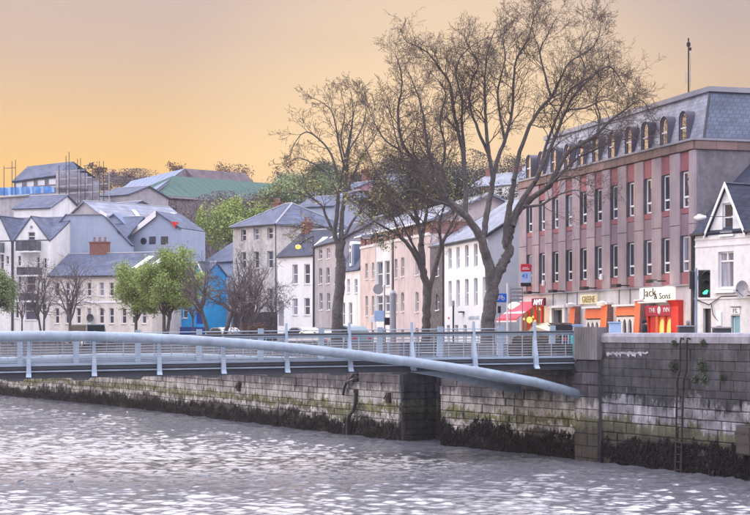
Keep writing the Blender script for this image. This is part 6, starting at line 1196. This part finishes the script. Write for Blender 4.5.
lb3 = [([(345, 195), (347, 170), (350, 140), (353, 115), (351, 92)], .11, .02, .6), ([(338, 200), (341, 178), (347, 150), (352, 122), (358, 98)], .10, .018, -1), ([(345, 195), (352, 178), (360, 160), (372, 142), (382, 122)], .09, .018, 1), ([(338, 180), (331.5, 155), (320, 140), (306, 132), (296, 141), (290, 155)], .08, .015, 0),
       ([(345, 170), (338, 140), (333, 114), (324, 104), (313, 98)], .07, .015, -.8), ([(335, 235), (326, 216), (321, 205), (309, 197), (290, 193), (268, 198)], .10, .02, -.8), ([(342, 243), (352, 222), (362, 210), (376, 198), (386, 186)], .10, .02, .8), ([(338, 195), (326, 172), (310, 162), (298, 158), (288, 163)], .08, .015, 1.2),
       ([(349, 150), (360, 132), (366, 112), (362, 96)], .06, .014, 1.8), ([(341, 240), (354, 232), (366, 228), (380, 232)], .07, .015, -1.4), ([(335, 232), (322, 226), (312, 224), (300, 228)], .06, .014, 1), ([(347, 165), (341, 140), (345, 112), (341, 92)], .07, .014, 1.2)]
limbs('street_tree', 'left of the three tall street trees, with the thickest dark ivy clad trunk', (337, 330), 97, trunk, lb3, cfg3, leaf=lambda p: p.z < 14.5, nleaf=1000, barkm='bark')
# ivy on that trunk
def small_tree(name, label, px, Y, pytop, spread, cfg, stems, base_py=357, nleaf=0, leafmat='leafg', twigm='twig', group=None, low=None, r=.13, start_py=310, kb=7, z=GR):
    b = W(px, 0, Y); t = thing(name, label, 'tree', (b.x, b.y, z), 0, group); k = Y / F; H = (HY - pytop) * k + EYE - z; hs = (HY - start_py) * k + EYE - z; sp = spread * k; tips = []; tr, cr = MB(), MB()
    for s in stems:
        lean = s * .12; pts = smooth([(s * .15, 0, 0), (s * .3 + lean * hs, 0, hs * .6), (s * .5 + lean * hs * 1.2, random.uniform(-.2, .2), hs)], 3); rd_ = [r * (1 - .3 * i / (len(pts) - 1)) for i in range(len(pts))]; rd_[0] *= 1.3; tr.tube(pts, rd_, 7, cap=False); top = pts[-1]
        for j in range(kb):
            a = 2 * math.pi * (j + random.random()) / kb; el = random.uniform(R(20), R(80)) if j else R(88); d = Vector((math.cos(a) * math.cos(el), math.sin(a) * math.cos(el), math.sin(el)))
            ex = Vector((d.x * sp, d.y * sp, d.z * (H - hs) + (.1 if low is None else low))); L = ex.length * random.uniform(.62, .8); grow(cr, top - Vector((0, 0, random.uniform(0, hs * .25))), ex.normalized(), L, r * .6, 0, cfg['mx'], cfg, tips)
    tr.build('trunk', M['bark'], t, smooth=True); cr.build('crown', M[twigm], t)
    if nleaf:
        lf = MB(); ls = cfg.get('lsize', .08)
        for _ in range(nleaf):
            p, d = random.choice(tips); c = p + Vector((random.gauss(0, .2), random.gauss(0, .2), random.gauss(0, .2))); a1, a2 = [Vector([random.uniform(-1, 1) for _ in range(3)]).normalized() * ls * random.uniform(.6, 1.4) for _ in range(2)]; lf.add([c - a1, c + a2, c + a1, c - a2], [(0, 1, 2, 3)])
        lf.build('foliage', M[leafmat], t)
    return t
cs = dict(wig=.34, trop=(0, 0, .07), kids=(6, 4, 3, 0), ratio=(.45, .65), mx=3, rmin=.011, lsize=.052)
cb = dict(wig=.36, trop=(0, 0, .03), kids=(5, 4, 3, 0), ratio=(.45, .68), mx=3, rmin=.0095)
small_tree('green_tree', 'taller right-hand one of the two bright green leafy trees, rounded, beside the blue shop', 164, 118, 243, 47, cs, (0, .5), nleaf=46000, start_py=311, r=.15, kb=9)
small_tree('green_tree', 'smaller left-hand one of the two bright green leafy trees, in front of the cream terrace', 136, 121, 254, 36, cs, (0,), nleaf=24000, start_py=313, r=.13, kb=9)
small_tree('green_tree', 'loose green leafy tree at the far left edge', -3, 126, 262, 27, cs, (0,), nleaf=12000, start_py=308, r=.12, kb=8, leafmat='leafm')
gB = None
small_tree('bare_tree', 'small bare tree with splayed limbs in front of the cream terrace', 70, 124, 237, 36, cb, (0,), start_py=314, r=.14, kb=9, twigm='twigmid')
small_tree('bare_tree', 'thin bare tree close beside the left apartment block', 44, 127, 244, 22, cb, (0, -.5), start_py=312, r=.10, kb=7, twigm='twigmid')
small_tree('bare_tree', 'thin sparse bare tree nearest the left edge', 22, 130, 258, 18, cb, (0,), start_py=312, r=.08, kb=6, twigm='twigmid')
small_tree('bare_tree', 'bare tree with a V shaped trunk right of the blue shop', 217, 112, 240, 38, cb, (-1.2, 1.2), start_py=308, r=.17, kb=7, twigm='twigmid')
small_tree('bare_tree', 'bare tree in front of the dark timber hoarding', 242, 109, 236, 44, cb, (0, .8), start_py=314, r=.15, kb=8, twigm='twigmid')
small_tree('bare_tree', 'spreading low bare tree left of the white house door', 268, 112, 256, 34, cb, (.3,), start_py=322, r=.07, kb=6, twigm='twigmid')
small_tree('bare_tree', 'faint bare tree behind the bright blue shop corner', 193, 124, 262, 26, cb, (0,), start_py=312, r=.08, kb=7, twigm='twigmid')
# shrub at the hoarding
def bush(name, label, px, Y, py, rx, rz_, n, mat, ls=.12, z0=None, group=None, cat='bush', stems=True):
    c = W(px, py, Y); t = thing(name, label, cat, (c.x, c.y, c.z - rz_), 0, group); m = MB(); ph = [Vector((random.gauss(0, .5), random.gauss(0, .5), random.gauss(0, .4))) for _ in range(9)]
    for _ in range(n):
        o = random.choice(ph); v = Vector((random.gauss(0, .33), random.gauss(0, .33), random.gauss(0, .3))) + o; v = v * (1 / max(1, v.length * .68)); c_ = Vector((v.x * rx, v.y * rx, rz_ + v.z * rz_)); a1, a2 = [Vector([random.uniform(-1, 1) for _ in range(3)]).normalized() * ls * random.uniform(.6, 1.4) for _ in range(2)]
        m.add([c_ - a1, c_ + a2, c_ + a1, c_ - a2], [(0, 1, 2, 3)])
    m.build('foliage', M[mat], t)
    if stems:
        s = MB(); 
        for k in range(4): e = Vector((random.uniform(-.5, .5) * rx, random.uniform(-.5, .5) * rx, rz_ * 1.3)); s.tube([(0, 0, -rz_ * .9), e * .4, e], [max(.05, rz_ * .05), .05, .03], 5)
        s.build('trunk', M['bark'], t)
    return t
bush('heath_shrub', 'brown heath shrub in front of the timber hoarding', 247, 112, 326, 1.3, .55, 900, 'heath', .05)
bush('hillside_tree', 'bright yellow-green tree left of the hipped roof', 229, 192, 222, 2.6, 2.3, 5200, 'leafg', .12, cat='tree'); bush('hillside_tree', 'second bright green tree half behind the hipped roof', 247, 194, 217, 2.2, 1.9, 4200, 'leafg', .12, cat='tree')
bush('hillside_tree', 'green tree below the green roofed hall', 282, 212, 197, 2.1, 1.8, 3000, 'leafm', .14, cat='tree'); bush('hillside_tree', 'dark green bushy tree on the skyline left of the tall trees', 302, 250, 186, 4.2, 2.6, 7000, 'leafm', .13, cat='tree')
bush('hillside_tree', 'dull green tree on the skyline behind the bare left tree', 322, 256, 183, 3.6, 2.7, 6500, 'leafd', .13, cat='tree'); bush('hillside_bush', 'green bush beside the pale blue gable', 188, 196, 244, 1.1, 2.0, 1500, 'leafm', .12)
for k, (px, py, rx, rz_, lab) in enumerate(((428, 178, 3.0, 3.8, 'dark conifer on the skyline behind the middle tree'), (412, 187, 3.6, 3.0, 'broad dark evergreen left of the skyline conifer'), (448, 184, 3.2, 3.0, 'broad dark evergreen right of the skyline conifer'), (398, 199, 4, 2.4, 'low dark evergreen lowest on the left of the conifers'), (436, 202, 5, 2.2, 'low dark evergreen beneath the skyline conifer'),
     (470, 200, 4, 2.4, 'dark evergreen behind the left limb of the big tree'), (366, 204, 4, 2.0, 'dull evergreen between the left and middle tall trees'), (520, 200, 4, 2.6, 'dark evergreen right of the big trunk'), (545, 186, 3.5, 2.4, 'evergreen beside the left end of the mansard roof'))):
    bush('evergreen_tree', lab, 0 + px, 222 + k * 2, py, rx, rz_, 6500, 'conifer', .115, group='evergreens on the hillside', cat='tree')
for px, py, Y, s, lab in ((175, 167, 300, 1.3, 'tiny bare tree on the skyline above the broad slate roof'), (222, 171.5, 300, 2.0, 'small brown tree on the skyline above the green roof, left one'), (243, 172.5, 300, 1.9, 'small brown tree on the skyline above the green roof, middle one'), (279, 174, 300, 1.2, 'smallest brown tree on the skyline above the green roof, right one'), (205, 174, 298, .9, 'tiny shrub on the skyline beside the green roof'), (126, 176, 300, 1.0, 'tiny bush on the skyline by the scaffolding'), (114, 175, 300, .9, 'tiny bush on the skyline nearest the scaffold poles'), (98, 168, 262, 1.1, 'rusty leaved tree behind the scaffold poles')):
    bush('skyline_tree', lab, px, Y, py, s * 1.1, s * .75, 420, 'heath', .14, cat='tree')
# bare brown wood below the green hall
cw = dict(wig=.3, trop=(0, 0, .12), kids=(5, 4, 3, 0), ratio=(.45, .65), mx=2, rmin=.03)
wt = None
for k, (px, py) in enumerate(((186, 212), (193, 206), (200, 213), (207, 208), (214, 216), (198, 224), (208, 228), (180, 222), (190, 234), (204, 240), (176, 208), (216, 232))):
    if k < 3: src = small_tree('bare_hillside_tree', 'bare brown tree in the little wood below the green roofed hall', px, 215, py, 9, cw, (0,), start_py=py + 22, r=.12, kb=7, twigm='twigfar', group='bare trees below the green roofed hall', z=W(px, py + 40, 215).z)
    if k < 3: wt = (wt or []) + [src]; continue
    c = copy_tree(wt[k % 3]); p = W(px, py + 40, 212 + k); c.location = p; c.rotation_euler = (0, 0, random.uniform(0, 6))
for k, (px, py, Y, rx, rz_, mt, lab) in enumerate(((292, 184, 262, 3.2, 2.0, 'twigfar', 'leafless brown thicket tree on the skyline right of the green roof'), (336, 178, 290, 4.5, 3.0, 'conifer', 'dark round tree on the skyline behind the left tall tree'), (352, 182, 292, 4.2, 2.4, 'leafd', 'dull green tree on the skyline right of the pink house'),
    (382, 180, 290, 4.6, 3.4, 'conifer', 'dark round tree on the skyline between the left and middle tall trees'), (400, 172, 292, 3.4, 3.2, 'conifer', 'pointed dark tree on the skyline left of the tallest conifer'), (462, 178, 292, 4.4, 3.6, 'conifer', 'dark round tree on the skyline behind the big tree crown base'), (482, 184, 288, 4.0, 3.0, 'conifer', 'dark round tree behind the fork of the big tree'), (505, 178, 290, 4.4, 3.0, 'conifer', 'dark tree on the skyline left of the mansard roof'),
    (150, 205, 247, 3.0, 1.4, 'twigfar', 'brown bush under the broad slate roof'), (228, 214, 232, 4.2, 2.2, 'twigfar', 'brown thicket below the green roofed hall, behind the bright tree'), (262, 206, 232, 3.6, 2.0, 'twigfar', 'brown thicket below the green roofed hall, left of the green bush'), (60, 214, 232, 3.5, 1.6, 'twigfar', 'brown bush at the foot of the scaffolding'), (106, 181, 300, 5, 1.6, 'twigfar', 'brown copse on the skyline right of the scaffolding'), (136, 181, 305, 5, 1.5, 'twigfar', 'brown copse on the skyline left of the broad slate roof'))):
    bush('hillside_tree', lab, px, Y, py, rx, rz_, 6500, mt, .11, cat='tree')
def filler():
    m = MB()
    for _ in range(9000):
        px = random.uniform(178, 226); py = random.uniform(204, 262); p = W(px, py, random.uniform(206, 226)); a = Vector((random.gauss(0, .25), random.gauss(0, .2), random.uniform(.2, .7))); w_ = Vector((.03, .01, 0)); m.add([p - w_, p + w_, p + a], [(0, 1, 2)])
    tag(m.build('brushwood', M['twigfar']), 'dense brown brushwood below the green roofed hall', kind='stuff')
filler()
# ================================================================== AIR
hz = MB(); hz.box(-330, 330, -45, 455, -3.0, 60)
hm = bpy.data.materials.new('haze_air'); hm.use_nodes = True; hm.node_tree.nodes.clear()
ho = hm.node_tree.nodes.new('ShaderNodeOutputMaterial'); hv = hm.node_tree.nodes.new('ShaderNodeVolumePrincipled')
hv.inputs['Color'].default_value = (.85, .85, .95, 1); hv.inputs['Density'].default_value = .0002; hv.inputs['Anisotropy'].default_value = .1
hm.node_tree.links.new(hv.outputs[0], ho.inputs['Volume'])
tag(hz.build('haze', hm), 'thin pale evening haze over the river and the hill', kind='stuff')
